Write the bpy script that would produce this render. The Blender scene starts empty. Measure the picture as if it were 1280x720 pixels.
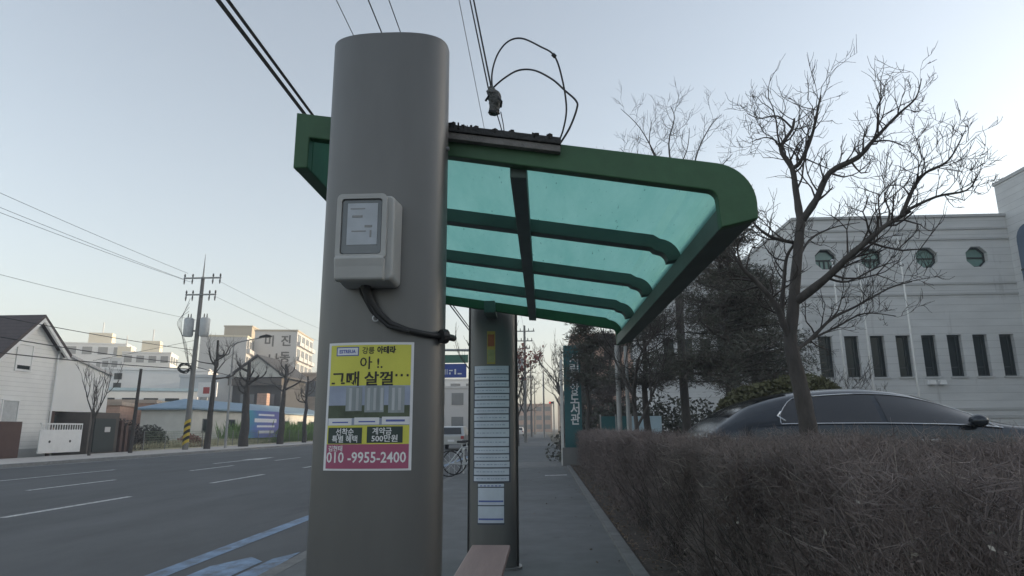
import bpy, bmesh, math, random
import numpy as np
from mathutils import Vector
R = math.radians
rng = np.random.default_rng(7)
random.seed(7)
sc = bpy.context.scene
col = sc.collection

# ------------------------------------------------------------------ materials
def mat(name, c, rough=0.7, metal=0.0, var=0.15, scale=6.0, bump=0.0, bscale=None, spec=0.5, stretch=None, var2=0.0, scale2=0.6):
    m = bpy.data.materials.new(name); m.use_nodes = True
    nt = m.node_tree; N = nt.nodes; L = nt.links
    b = N['Principled BSDF']
    b.inputs['Roughness'].default_value = rough
    b.inputs['Metallic'].default_value = metal
    b.inputs['Specular IOR Level'].default_value = spec
    tc = N.new('ShaderNodeTexCoord'); src = tc.outputs['Object']
    if stretch:
        mp = N.new('ShaderNodeMapping'); mp.inputs['Scale'].default_value = stretch
        L.new(src, mp.inputs['Vector']); src = mp.outputs['Vector']
    def ramp(sc_, amt, base):
        n = N.new('ShaderNodeTexNoise'); n.inputs['Scale'].default_value = sc_; n.inputs['Detail'].default_value = 8; n.inputs['Roughness'].default_value = .62
        L.new(src, n.inputs['Vector'])
        r = N.new('ShaderNodeMapRange'); r.inputs[1].default_value = .25; r.inputs[2].default_value = .75
        r.inputs[3].default_value = 1 - amt; r.inputs[4].default_value = 1 + amt
        L.new(n.outputs['Fac'], r.inputs[0])
        mx = N.new('ShaderNodeMix'); mx.data_type = 'RGBA'; mx.blend_type = 'MULTIPLY'; mx.inputs[0].default_value = 1
        if isinstance(base, tuple): mx.inputs[6].default_value = base
        else: L.new(base, mx.inputs[6])
        L.new(r.outputs[0], mx.inputs[7])
        return mx.outputs[2], n
    out, n1 = ramp(scale, var, (c[0], c[1], c[2], 1))
    if var2: out, _ = ramp(scale2, var2, out)
    L.new(out, b.inputs['Base Color'])
    if bump:
        n = N.new('ShaderNodeTexNoise'); n.inputs['Scale'].default_value = bscale or scale * 4; n.inputs['Detail'].default_value = 6
        L.new(src, n.inputs['Vector'])
        bp = N.new('ShaderNodeBump'); bp.inputs['Strength'].default_value = bump; bp.inputs['Distance'].default_value = .02
        L.new(n.outputs['Fac'], bp.inputs['Height']); L.new(bp.outputs['Normal'], b.inputs['Normal'])
    return m

def courses(m, period, width=.05, dark=.7, axis=2, jitter=0.0):
    """horizontal joints / siding laps cut into a material's colour and bump"""
    nt = m.node_tree; N = nt.nodes; L = nt.links; b = N['Principled BSDF']
    tc = N.new('ShaderNodeTexCoord'); sp = N.new('ShaderNodeSeparateXYZ'); L.new(tc.outputs['Object'], sp.inputs[0])
    d = N.new('ShaderNodeMath'); d.operation = 'DIVIDE'; d.inputs[1].default_value = period; L.new(sp.outputs[axis], d.inputs[0])
    f = N.new('ShaderNodeMath'); f.operation = 'FRACT'; L.new(d.outputs[0], f.inputs[0])
    lt = N.new('ShaderNodeMath'); lt.operation = 'LESS_THAN'; lt.inputs[1].default_value = width; L.new(f.outputs[0], lt.inputs[0])
    old = b.inputs['Base Color'].links[0].from_socket
    mx = N.new('ShaderNodeMix'); mx.data_type = 'RGBA'; mx.blend_type = 'MULTIPLY'; L.new(lt.outputs[0], mx.inputs[0])
    L.new(old, mx.inputs[6]); mx.inputs[7].default_value = (dark, dark, dark, 1)
    L.new(mx.outputs[2], b.inputs['Base Color'])
    return m

def glassy(name, c, rough=.08, spec=.8):
    return mat(name, c, rough, 0, .1, 2, spec=spec)

M = {}
M['asphalt'] = mat('asphalt', (.085, .088, .09), .9, 0, .22, 1.2, .35, 60, var2=.22, scale2=.12, stretch=(1, .35, 1))
M['walk'] = mat('walk_asphalt', (.135, .14, .14), .92, 0, .2, 2.5, .4, 70, var2=.2, scale2=.35)
M['kerb'] = mat('kerb_stone', (.24, .24, .235), .85, 0, .25, 5, .3, 40)
M['kerb_near'] = mat('kerb_concrete', (.17, .17, .165), .9, 0, .3, 4, .3, 40)
M['paint'] = mat('road_paint', (.55, .55, .54), .7, 0, .3, 7)
M['bluepaint'] = mat('blue_paint', (.17, .25, .36), .7, 0, .35, 5, var2=.2, scale2=1.5)
M['soil'] = mat('soil', (.07, .055, .045), .95, 0, .4, 6, .6, 30)
M['lot'] = mat('lot_asphalt', (.09, .09, .09), .9, 0, .2, 1.5, .3, 50)
M['earth'] = mat('earth', (.13, .12, .09), .95, 0, .3, .3, .3, 3)
M['shade_ridge'] = mat('shade_ridge_wood', (.05, .055, .04), .95, 0, .4, .05, .5, .3)
M['farwalk'] = mat('far_paving', (.46, .43, .40), .9, 0, .2, 1.5, .2, 20)
M['pillar'] = mat('pillar_paint', (.15, .15, .148), .46, .6, .07, 3, stretch=(1, 1, .25), var2=.06, scale2=9)
def wear(m, c, scale, lo, hi, stretch, fac=.6):
    nt = m.node_tree; N = nt.nodes; L = nt.links; b = N['Principled BSDF']; old = b.inputs['Base Color'].links[0].from_socket
    tc = N.new('ShaderNodeTexCoord'); mp = N.new('ShaderNodeMapping'); mp.inputs['Scale'].default_value = stretch; L.new(tc.outputs['Object'], mp.inputs[0])
    n = N.new('ShaderNodeTexNoise'); n.inputs['Scale'].default_value = scale; n.inputs['Detail'].default_value = 10; n.inputs['Roughness'].default_value = .7; L.new(mp.outputs[0], n.inputs['Vector'])
    r = N.new('ShaderNodeMapRange'); r.inputs[1].default_value = lo; r.inputs[2].default_value = hi; r.inputs[4].default_value = fac; L.new(n.outputs['Fac'], r.inputs[0])
    mx = N.new('ShaderNodeMix'); mx.data_type = 'RGBA'; L.new(r.outputs[0], mx.inputs[0]); L.new(old, mx.inputs[6]); mx.inputs[7].default_value = (*c, 1)
    L.new(mx.outputs[2], b.inputs['Base Color']); return m
wear(M['pillar'], (.28, .275, .26), 7, .66, .74, (1.5, 1.5, .5), .5)
wear(M['pillar'], (.05, .048, .045), 5, .66, .76, (2.5, 2.5, .25), .55)
wear(M['paint'], (.10, .10, .10), 9, .5, .62, (1, 1, 1), .8)
wear(M['bluepaint'], (.10, .105, .11), 5, .48, .62, (1, .5, 1), .75)
wear(M['asphalt'], (.05, .05, .052), 1.1, .60, .64, (1, .12, 1), .35)
wear(M['walk'], (.085, .085, .085), 1.6, .60, .66, (1, .6, 1), .45)
M['green'] = mat('green_paint', (.038, .115, .05), .5, 0, .16, 4, .05, 30, var2=.1, scale2=15)
M['greenrib'] = mat('green_rib_paint', (.085, .125, .11), .55, 0, .2, 5, .05, 30)
M['darkmetal'] = mat('dark_metal', (.035, .035, .035), .6, .3, .4, 12, .4, 60)
M['rust'] = mat('weathered_strip', (.2, .19, .18), .7, .1, .45, 14, .3, 60)
M['debris'] = mat('black_debris', (.015, .014, .012), .9, 0, .4, 30, .5, 80)
M['meter'] = mat('meter_plastic', (.40, .40, .39), .5, 0, .08, 8, var2=.06)
M['meterglass'] = mat('meter_window', (.13, .145, .155), .1, 0, .1, 5, spec=.7)
M['meterface'] = mat('meter_face', (.43, .46, .50), .5, 0, .12, 20)
M['black'] = mat('black_rubber', (.016, .016, .017), .55, 0, .2, 10)
M['wire'] = mat('wire_black', (.012, .012, .013), .6, 0, .1, 10)
M['wiregrey'] = mat('wire_grey', (.16, .165, .17), .6, 0, .1, 10)
M['paper'] = mat('paper_white', (.72, .72, .74), .6, 0, .05, 9)
M['pyellow'] = mat('poster_yellow', (.62, .60, .09), .5, 0, .06, 12)
M['pmag'] = mat('poster_magenta', (.36, .085, .16), .5, 0, .06, 12)
M['pdark'] = mat('poster_dark', (.03, .05, .045), .5, 0, .1, 12)
M['pink_ink'] = mat('ink_dark', (.028, .026, .022), .6, 0, .1, 12)
M['pwhite_ink'] = mat('ink_white', (.75, .75, .75), .6, 0, .05, 12)
M['pblue'] = mat('ink_blue', (.10, .13, .38), .6, 0, .1, 12)
M['psky'] = mat('poster_photo_sky', (.30, .34, .44), .5, 0, .2, 9)
M['ptower'] = mat('poster_photo_tower', (.27, .30, .31), .5, 0, .3, 40, stretch=(1, 1, .1))
M['ptower2'] = mat('poster_photo_tower_pale', (.42, .44, .46), .5, 0, .25, 40, stretch=(1, 1, .1))
M['pland'] = mat('poster_photo_ground', (.075, .095, .06), .5, 0, .5, 14)
M['strip'] = mat('route_paper', (.54, .58, .66), .35, 0, .09, 7, var2=.08, scale2=3)
M['stripgap'] = mat('route_gap', (.05, .06, .09), .5, 0, .2, 8)
M['sticker'] = mat('sticker_yellow', (.36, .28, .06), .5, 0, .2, 14)
M['stickerred'] = mat('sticker_red', (.28, .09, .04), .5, 0, .3, 14)
M['stickergreen'] = mat('sticker_green', (.27, .28, .12), .5, 0, .25, 14)
M['wood'] = mat('bench_wood', (.27, .17, .155), .5, 0, .16, 3, .12, 20, stretch=(6, .6, 6), var2=.1)
M['steel'] = mat('steel_grey', (.24, .24, .24), .45, .6, .15, 6)
M['concrete'] = mat('pole_concrete', (.20, .195, .185), .85, 0, .15, 3, .15, 30)
M['stripeY'] = mat('stripe_yellow', (.55, .40, .04), .6, 0, .15, 6)
M['insul'] = mat('insulator', (.12, .11, .10), .4, 0, .15, 6)
M['trafo'] = mat('transformer_grey', (.5, .51, .51), .5, 0, .15, 5)
M['bark'] = mat('bark_brown', (.075, .067, .062), .92, 0, .35, 14, .7, 30, stretch=(1, 1, .35), var2=.3, scale2=2)
M['barkdark'] = mat('bark_dark', (.062, .054, .049), .92, 0, .35, 10, .6, 30, stretch=(1, 1, .35))
M['twig'] = mat('twig_brown', (.055, .046, .042), .9, 0, .3, 8)
M['twiggrey'] = mat('twig_grey', (.13, .12, .115), .9, 0, .25, 8)
M['hedge1'] = mat('hedge_twig_dark', (.19, .156, .146), .9, 0, .45, 3, var2=.3, scale2=.8)
M['hedge2'] = mat('hedge_twig_pale', (.30, .26, .23), .85, 0, .4, 5)
M['hedgeleaf'] = mat('hedge_leaf', (.14, .112, .104), .8, 0, .5, 5, var2=.3)
M['dryleaf'] = mat('dry_leaf', (.42, .39, .34), .8, 0, .4, 7)
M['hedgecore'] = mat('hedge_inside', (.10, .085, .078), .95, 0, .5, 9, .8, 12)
M['needle'] = mat('needle_dark', (.088, .09, .072), .85, 0, .4, 1.5, var2=.3, scale2=.6)
M['needle2'] = mat('needle_brown', (.095, .078, .07), .85, 0, .4, 1.5)
M['bush'] = mat('bush_olive', (.085, .085, .042), .85, 0, .4, 3)
M['redleaf'] = mat('red_leaf', (.25, .09, .07), .8, 0, .4, 3)
M['grass'] = mat('dry_grass', (.46, .42, .29), .95, 0, .35, 2, var2=.3)
M['greengrass'] = mat('green_grass', (.15, .24, .06), .95, 0, .3, 2)
M['stone'] = courses(mat('library_stone', (.60, .60, .595), .85, 0, .1, 1.2, .1, 20, var2=.1, scale2=.35, stretch=(.5, 1, 2.2)), .33, .055, .72)
M['stoneplain'] = mat('library_stone_band', (.47, .47, .465), .85, 0, .1, 2, .1, 20, stretch=(.5, 1, 2))
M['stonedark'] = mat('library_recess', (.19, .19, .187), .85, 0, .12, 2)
M['frame'] = mat('dark_frame', (.035, .045, .045), .5, .2, .1, 6)
M['winglass'] = glassy('window_glass', (.02, .028, .03), .07, .3)
M['greenglass'] = glassy('green_glass', (.16, .27, .24), .1, .7)
M['blueglass'] = glassy('blue_glass', (.11, .15, .21), .15, .6)
M['white'] = mat('white_paint', (.8, .795, .78), .6, 0, .06, 3, var2=.06)
M['siding'] = courses(mat('siding', (.80, .79, .76), .7, 0, .05, 1, var2=.05), .24, .12, .82)
M['panel'] = mat('white_panel', (.78, .78, .76), .6, 0, .05, .6, var2=.05, scale2=.2)
M['roofdark'] = courses(mat('roof_shingle', (.085, .068, .068), .85, 0, .2, 3, .2, 10), .22, .15, .7)
M['brownwall'] = mat('brown_wall', (.10, .06, .05), .8, 0, .2, 2)
M['darkgate'] = mat('dark_gate', (.10, .085, .075), .7, 0, .25, 2)
M['brick'] = courses(mat('brick_orange', (.50, .32, .24), .85, 0, .2, 3), .3, .12, .8)
M['brickpale'] = mat('brick_pale', (.45, .36, .29), .85, 0, .2, 1.5)
M['blueroof'] = mat('blue_roof', (.19, .28, .37), .6, 0, .15, .8)
M['paleblue'] = mat('pale_blue', (.42, .55, .62), .6, 0, .1, 1)
M['aptwhite'] = mat('apt_white', (.78, .77, .755), .8, 0, .06, .4)
M['aptgrey'] = mat('apt_grey', (.56, .55, .54), .8, 0, .08, .3)
M['aptcream'] = mat('apt_cream', (.74, .66, .50), .8, 0, .06, .3)
M['apttan'] = mat('apt_tan', (.42, .36, .27), .8, 0, .06, .3)
M['aptwin'] = glassy('apt_window', (.16, .17, .18), .2, .5)
M['bannerblue'] = None
M['cream'] = mat('cream_wall', (.60, .58, .53), .8, 0, .12, 1)
M['darkhouse'] = mat('dark_cladding', (.055, .055, .058), .7, 0, .2, 2)
M['net'] = mat('net_green', (.2, .24, .14), .8, 0, .3, 3)
M['carpaint'] = mat('car_paint', (.045, .052, .062), .16, .5, .05, 2, spec=.7)
M['carglass'] = mat('car_glass', (.012, .014, .018), .05, 0, .05, 2, spec=.9)
M['chrome'] = mat('chrome', (.62, .63, .64), .22, .9, .05, 4)
M['tyre'] = mat('tyre', (.02, .02, .02), .85, 0, .1, 9)
M['red'] = mat('lamp_red', (.35, .02, .02), .3, 0, .1, 9)
M['silver'] = mat('silver_paint', (.45, .46, .46), .3, .4, .05, 3)
M['signblue'] = mat('sign_blue', (.035, .07, .30), .5, 0, .1, 4)
M['signgreen'] = mat('sign_green', (.05, .15, .10), .5, 0, .1, 4)
M['teal'] = mat('sign_teal', (.025, .11, .12), .5, 0, .12, 3, var2=.1)
M['greypole'] = mat('grey_pole', (.34, .34, .335), .6, .2, .12, 5)
M['flagpole'] = mat('flagpole_steel', (.6, .6, .6), .35, .5, .1, 5)

def banner_mat():
    m = bpy.data.materials.new('banner_print'); m.use_nodes = True
    nt = m.node_tree; N = nt.nodes; L = nt.links; b = N['Principled BSDF']; b.inputs['Roughness'].default_value = .6
    tc = N.new('ShaderNodeTexCoord'); sp = N.new('ShaderNodeSeparateXYZ'); L.new(tc.outputs['Generated'], sp.inputs[0])
    n = N.new('ShaderNodeTexNoise'); n.inputs['Scale'].default_value = 1.2; L.new(tc.outputs['Generated'], n.inputs['Vector'])
    a = N.new('ShaderNodeMath'); a.operation = 'MULTIPLY_ADD'; a.inputs[1].default_value = .5; L.new(n.outputs['Fac'], a.inputs[0]); L.new(sp.outputs[1], a.inputs[2])
    r = N.new('ShaderNodeValToRGB'); e = r.color_ramp.elements
    e[0].position = .25; e[0].color = (.05, .35, .42, 1); e[1].position = 1.2 if False else 1; e[1].color = (.16, .16, .42, 1)
    k = e.new(.55); k.color = (.10, .17, .45, 1)
    L.new(a.outputs[0], r.inputs[0]); L.new(r.outputs[0], b.inputs['Base Color'])
    return m
M['banner'] = banner_mat()

def roof_mat():
    m = bpy.data.materials.new('teal_polycarbonate'); m.use_nodes = True
    nt = m.node_tree; N = nt.nodes; L = nt.links; N.clear()
    o = N.new('ShaderNodeOutputMaterial'); tr = N.new('ShaderNodeBsdfTranslucent'); gl = N.new('ShaderNodeBsdfGlossy'); df = N.new('ShaderNodeBsdfDiffuse')
    tc = N.new('ShaderNodeTexCoord'); n = N.new('ShaderNodeTexNoise'); n.inputs['Scale'].default_value = 3; n.inputs['Detail'].default_value = 9; n.inputs['Roughness'].default_value = .7
    mp = N.new('ShaderNodeMapping'); mp.inputs['Scale'].default_value = (2.5, .5, 1); L.new(tc.outputs['Object'], mp.inputs[0]); L.new(mp.outputs[0], n.inputs['Vector'])
    r = N.new('ShaderNodeValToRGB'); e = r.color_ramp.elements; e[0].position = .3; e[0].color = (.26, .61, .525, 1); e[1].position = .72; e[1].color = (.37, .73, .635, 1)
    L.new(n.outputs['Fac'], r.inputs[0])
    n2 = N.new('ShaderNodeTexNoise'); n2.inputs['Scale'].default_value = 28; n2.inputs['Detail'].default_value = 2; L.new(mp.outputs[0], n2.inputs['Vector'])
    r2 = N.new('ShaderNodeValToRGB'); e = r2.color_ramp.elements; e[0].position = .24; e[0].color = (.3, .4, .38, 1); e[1].position = .3; e[1].color = (1, 1, 1, 1)
    L.new(n2.outputs['Fac'], r2.inputs[0])
    mx = N.new('ShaderNodeMix'); mx.data_type = 'RGBA'; mx.blend_type = 'MULTIPLY'; mx.inputs[0].default_value = 1
    L.new(r.outputs[0], mx.inputs[6]); L.new(r2.outputs[0], mx.inputs[7])
    L.new(mx.outputs[2], tr.inputs['Color']); df.inputs['Color'].default_value = (.12, .25, .23, 1)
    gl.inputs['Roughness'].default_value = .25; gl.inputs['Color'].default_value = (.8, .9, .88, 1)
    m1 = N.new('ShaderNodeMixShader'); m1.inputs[0].default_value = .15; L.new(tr.outputs[0], m1.inputs[1]); L.new(df.outputs[0], m1.inputs[2])
    m2 = N.new('ShaderNodeMixShader'); m2.inputs[0].default_value = .05; L.new(m1.outputs[0], m2.inputs[1]); L.new(gl.outputs[0], m2.inputs[2])
    L.new(m2.outputs[0], o.inputs['Surface'])
    return m
M['roof'] = roof_mat()
wear(M['green'], (.10, .12, .09), 9, .64, .72, (1, 1, 3), .5)
wear(M['stone'], (.30, .29, .275), 1.4, .58, .72, (1.2, 1, .16), .55)
wear(M['siding'], (.52, .50, .46), 1.2, .62, .74, (1, 1, .2), .4)

# ------------------------------------------------------------------ object helpers
def origin(o):
    v = Vector((0, 0, 0))
    while o is not None:
        v += o.location; o = o.parent
    return v
def tag(o, label=None, cat=None, group=None, kind=None):
    if label: o['label'] = label
    if cat: o['category'] = cat
    if group: o['group'] = group
    if kind: o['kind'] = kind
    return o
def thing(name, label, cat, loc, group=None):
    o = bpy.data.objects.new(name, None); o.empty_display_size = .2
    col.objects.link(o); o.location = loc
    return tag(o, label, cat, group)
def link(name, me, m, parent=None, bev=0, smooth=None):
    if m is not None: me.materials.append(m)
    o = bpy.data.objects.new(name, me); col.objects.link(o)
    if parent is not None: o.parent = parent
    if smooth is not None:
        for p in me.polygons: p.use_smooth = True
        try: me.set_sharp_from_angle(angle=R(smooth))
        except Exception: pass
    if bev:
        b = o.modifiers.new('bevel', 'BEVEL'); b.width = bev; b.segments = 2; b.limit_method = 'ANGLE'; b.angle_limit = R(40)
    return o

class MB:
    def __init__(s): s.v = []; s.f = []
    def add(s, vs, fs):
        k = len(s.v); s.v += [tuple(p) for p in vs]; s.f += [tuple(k + i for i in f) for f in fs]; return s
    def box(s, x0, x1, y0, y1, z0, z1):
        return s.add([(x0, y0, z0), (x1, y0, z0), (x1, y1, z0), (x0, y1, z0), (x0, y0, z1), (x1, y0, z1), (x1, y1, z1), (x0, y1, z1)],
                     [(0, 3, 2, 1), (4, 5, 6, 7), (0, 1, 5, 4), (1, 2, 6, 5), (2, 3, 7, 6), (3, 0, 4, 7)])
    def rbox(s, c, hx, hy, z0, z1, a):
        ca, sa = math.cos(a), math.sin(a); vs = []
        for z in (z0, z1):
            for x, y in ((-hx, -hy), (hx, -hy), (hx, hy), (-hx, hy)):
                vs.append((c[0] + x * ca - y * sa, c[1] + x * sa + y * ca, z))
        return s.add(vs, [(0, 3, 2, 1), (4, 5, 6, 7), (0, 1, 5, 4), (1, 2, 6, 5), (2, 3, 7, 6), (3, 0, 4, 7)])
    def quad(s, a, b, c, d): return s.add([a, b, c, d], [(0, 1, 2, 3)])
    def tube(s, pts, rad, n=6, cap=True):
        pts = [Vector(p) for p in pts]
        if not hasattr(rad, '__len__'): rad = [rad] * len(pts)
        k0 = len(s.v); up = None
        for i, p in enumerate(pts):
            t = (pts[min(i + 1, len(pts) - 1)] - pts[max(i - 1, 0)])
            if t.length < 1e-9: t = Vector((0, 0, 1))
            t.normalize()
            if up is None:
                up = Vector((0, 0, 1)) if abs(t.z) < .9 else Vector((1, 0, 0))
            a = t.cross(up)
            if a.length < 1e-4: a = t.cross(Vector((0, 1, 0.1)))
            a.normalize(); b = a.cross(t); up = b
            for j in range(n):
                th = 2 * math.pi * j / n
                s.v.append(tuple(p + (a * math.cos(th) + b * math.sin(th)) * rad[i]))
        for i in range(len(pts) - 1):
            for j in range(n):
                s.f.append((k0 + i * n + j, k0 + i * n + (j + 1) % n, k0 + (i + 1) * n + (j + 1) % n, k0 + (i + 1) * n + j))
        if cap:
            s.f.append(tuple(k0 + j for j in range(n))[::-1]); e = k0 + (len(pts) - 1) * n
            s.f.append(tuple(e + j for j in range(n)))
        return s
    def prism_y(s, poly, y0, y1):
        n = len(poly); k = len(s.v)
        s.v += [(x, y0, z) for x, z in poly] + [(x, y1, z) for x, z in poly]
        s.f.append(tuple(k + i for i in range(n))); s.f.append(tuple(k + n + i for i in range(n))[::-1])
        for i in range(n): j = (i + 1) % n; s.f.append((k + j, k + i, k + n + i, k + n + j))
        return s
    def prism_x(s, poly, x0, x1):
        n = len(poly); k = len(s.v)
        s.v += [(x0, y, z) for y, z in poly] + [(x1, y, z) for y, z in poly]
        s.f.append(tuple(k + i for i in range(n))[::-1]); s.f.append(tuple(k + n + i for i in range(n)))
        for i in range(n): j = (i + 1) % n; s.f.append((k + i, k + j, k + n + j, k + n + i))
        return s
    def prism_z(s, poly, z0, z1):
        n = len(poly); k = len(s.v)
        s.v += [(x, y, z0) for x, y in poly] + [(x, y, z1) for x, y in poly]
        s.f.append(tuple(k + i for i in range(n))[::-1]); s.f.append(tuple(k + n + i for i in range(n)))
        for i in range(n): j = (i + 1) % n; s.f.append((k + i, k + j, k + n + j, k + n + i))
        return s
    def mesh(s, name, off=(0, 0, 0)):
        me = bpy.data.meshes.new(name)
        me.from_pydata([(x - off[0], y - off[1], z - off[2]) for x, y, z in s.v], [], s.f); me.update()
        bm = bmesh.new(); bm.from_mesh(me); bmesh.ops.recalc_face_normals(bm, faces=bm.faces); bm.to_mesh(me); bm.free()
        return me
    def build(s, name, m, parent=None, bev=0, smooth=None):
        return link(name, s.mesh(name, origin(parent)), m, parent, bev, smooth)

def bulk(name, V, Fq, m, parent=None, smooth=False):
    """numpy vertices + quads (or tris) -> one object"""
    off = np.array(origin(parent)); V = np.asarray(V, dtype=np.float32) - off.astype(np.float32)
    me = bpy.data.meshes.new(name); nv = len(V); nf, k = Fq.shape
    me.vertices.add(nv); me.vertices.foreach_set('co', V.ravel())
    me.loops.add(nf * k); me.loops.foreach_set('vertex_index', Fq.astype(np.int32).ravel())
    me.polygons.add(nf); me.polygons.foreach_set('loop_start', np.arange(0, nf * k, k, dtype=np.int32))
    me.polygons.foreach_set('use_smooth', np.full(nf, smooth)); me.update(); me.validate()
    return link(name, me, m, parent)
def norm(a): return a / np.maximum(np.linalg.norm(a, axis=1, keepdims=True), 1e-9)
def twig_arrays(P, D, Ln, Rd, bend=.25):
    """3-sided two-segment tapered twigs"""
    n = len(P); D = norm(D)
    A = norm(np.cross(D, rng.normal(size=(n, 3)))); B = np.cross(D, A)
    mid = P + D * (Ln * .5)[:, None] + A * (Ln * bend * rng.uniform(-.5, .5, n))[:, None]
    tip = P + D * Ln[:, None] + B * (Ln * bend * rng.uniform(-1, 1, n))[:, None]
    rings = []
    for c, r in ((P, 1.0), (mid, .75), (tip, .3)):
        for k in range(3):
            th = 2 * math.pi * k / 3
            rings.append(c + (A * math.cos(th) + B * math.sin(th)) * (Rd * r)[:, None])
    V = np.stack(rings, 1).reshape(-1, 3); base = (np.arange(n) * 9)[:, None]
    q = []
    for s_ in (0, 3):
        for k in range(3): q.append([s_ + k, s_ + (k + 1) % 3, s_ + 3 + (k + 1) % 3, s_ + 3 + k])
    F = (base[:, None, :] + np.array(q)[None]).reshape(-1, 4)
    return V, F
def leaf_arrays(P, size, aspect=.5, D=None):
    n = len(P); D = norm(rng.normal(size=(n, 3))) if D is None else norm(D)
    A = norm(np.cross(D, rng.normal(size=(n, 3))))
    s_ = size * rng.uniform(.6, 1.3, n); d = D * s_[:, None]; a = A * (s_ * aspect)[:, None] * .5
    V = np.stack([P - d * .5, P + a, P + d * .5, P - a], 1).reshape(-1, 3)
    return V, np.arange(n * 4).reshape(-1, 4)
def cat_arrays(items):
    Vs, Fs, k = [], [], 0
    for V, F in items: Vs.append(V); Fs.append(F + k); k += len(V)
    return np.concatenate(Vs), np.concatenate(Fs)
def dup(root, loc, label=None):
    r = root.copy(); col.objects.link(r); r.location = loc
    if label: r['label'] = label
    def rec(a, b):
        for ch in list(a.children):
            c = ch.copy(); col.objects.link(c); c.parent = b; rec(ch, c)
    rec(root, r); return r
def struct(name, mb, m): return tag(mb.build(name, m), kind='structure')

def text_mesh(body, size, bold=0.0, align='CENTER', width=None):
    cu = bpy.data.curves.new('txt', 'FONT'); cu.body = body; cu.size = size; cu.align_x = align; cu.align_y = 'CENTER'; cu.offset = bold; cu.resolution_u = 2
    o = bpy.data.objects.new('txt', cu); col.objects.link(o); bpy.context.view_layer.update()
    me = bpy.data.meshes.new_from_object(o.evaluated_get(bpy.context.evaluated_depsgraph_get()))
    bpy.data.objects.remove(o); bpy.data.curves.remove(cu)
    co = np.array([v.co[:] for v in me.vertices]).reshape(-1, 3)
    fs = [tuple(p.vertices) for p in me.polygons]
    bpy.data.meshes.remove(me)
    if width and len(co):
        w = co[:, 0].max() - co[:, 0].min(); co[:, 0] *= width / w
    return co, fs

# camera model, used to set real points at a chosen distance
CAM_H = 1.26
TH, PH, RO, F_ = R(12.15), R(2.62), R(.4), 814.0
fw = np.array([-math.sin(PH) * math.cos(TH), math.cos(PH) * math.cos(TH), math.sin(TH)])
r0 = np.array([math.cos(PH), math.sin(PH), 0.0]); u0 = np.cross(r0, fw)
RT = r0 * math.cos(RO) - u0 * math.sin(RO); UP = u0 * math.cos(RO) + r0 * math.sin(RO)
def at(x, y, Y):
    d = fw + RT * (x - 640) / F_ - UP * (y - 360) / F_
    p = d * Y / d[1]
    return Vector((p[0], p[1], p[2] + CAM_H))
def atX(x, y, X):
    d = fw + RT * (x - 640) / F_ - UP * (y - 360) / F_
    p = d * X / d[0]
    return Vector((p[0], p[1], p[2] + CAM_H))

# ------------------------------------------------------------------ setting: ground, road, walks
Y0, Y1 = -40, 420
g = MB(); g.add([(-3000, -3000, -.17), (3000, -3000, -.17), (3000, 3000, -.17), (-3000, 3000, -.17)], [(0, 1, 2, 3)]); struct('ground', g, M['earth'])
struct('road', MB().quad((-21.3, Y0, -.13), (-2.55, Y0, -.13), (-2.55, Y1, -.13), (-21.3, Y1, -.13)), M['asphalt'])
struct('near_kerb', MB().box(-2.55, -2.4, Y0, Y1, -.16, .0), M['kerb_near'])
struct('sidewalk', MB().box(-2.4, .76, Y0, Y1, -.16, -.002), M['walk'])
struct('kerb_edging', MB().box(.76, .88, Y0, 60, -.16, .03), M['kerb_near'])
struct('planting_bed', MB().box(.88, 2.9, Y0, 60, -.16, .012), M['soil'])
struct('parking_lot', MB().box(2.9, 60, Y0, 29, -.16, .2), M['lot'])
struct('library_forecourt', MB().box(2.9, 60, 29, 60, -.16, .21), M['farwalk'])
struct('far_kerb', MB().box(-21.5, -21.3, Y0, Y1, -.16, .0), M['kerb'])
struct('far_sidewalk', MB().box(-25.9, -21.5, Y0, Y1, -.16, -.004), M['farwalk'])
struct('vacant_lot', MB().box(-33, -25.9, 42, 100, -.16, .02), M['grass'])
mk = MB()
def dash(x, y0, y1, w=.14): mk.quad((x - w / 2, y0, -.126), (x + w / 2, y0, -.126), (x + w / 2, y1, -.126), (x - w / 2, y1, -.126))
for k in range(-2, 30): dash(-8.95, 4.0 + 6.9 * k, 7.4 + 6.9 * k)
for k in range(-2, 30): dash(-12.45, 15.8 + 7.4 * (k - 1), 19.1 + 7.4 * (k - 1))
dash(-15.7, -20, 24, .12); dash(-20.9, -20, 200, .12)
# straight arrow
mk.add([(-14.1, 28, -.126), (-13.95, 28, -.126), (-13.95, 31.5, -.126), (-14.1, 31.5, -.126)], [(0, 1, 2, 3)])
mk.add([(-14.45, 31.5, -.126), (-13.6, 31.5, -.126), (-14.02, 34.5, -.126)], [(0, 1, 2)])
struct('lane_markings', mk, M['paint'])
bl = MB()
bl.quad((-3.92, -10, -.126), (-3.70, -10, -.126), (-3.70, 60, -.126), (-3.92, 60, -.126))
bl.add([(-3.52, 2.0, -.126), (-3.16, 2.0, -.126), (-3.05, 7.35, -.126), (-3.28, 7.6, -.126), (-3.5, 7.1, -.126)], [(0, 1, 2, 3, 4)])
bl.add([(-3.10, 2.0, -.126), (-2.82, 2.0, -.126), (-2.8, 7.3, -.126), (-2.84, 7.9, -.126), (-3.0, 7.5, -.126)], [(0, 1, 2, 3, 4)])
struct('bus_bay_markings', bl, M['bluepaint'])
struct('walk_marking', MB().quad((.02, 18.2, .003), (.62, 18.4, .003), (.62, 18.65, .003), (.02, 18.45, .003)), M['paint'])
struct('walk_patch', MB().quad((-2.35, 21, .002), (.74, 22.4, .002), (.74, 26, .002), (-2.35, 25, .002)), M['kerb_near'])

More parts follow.
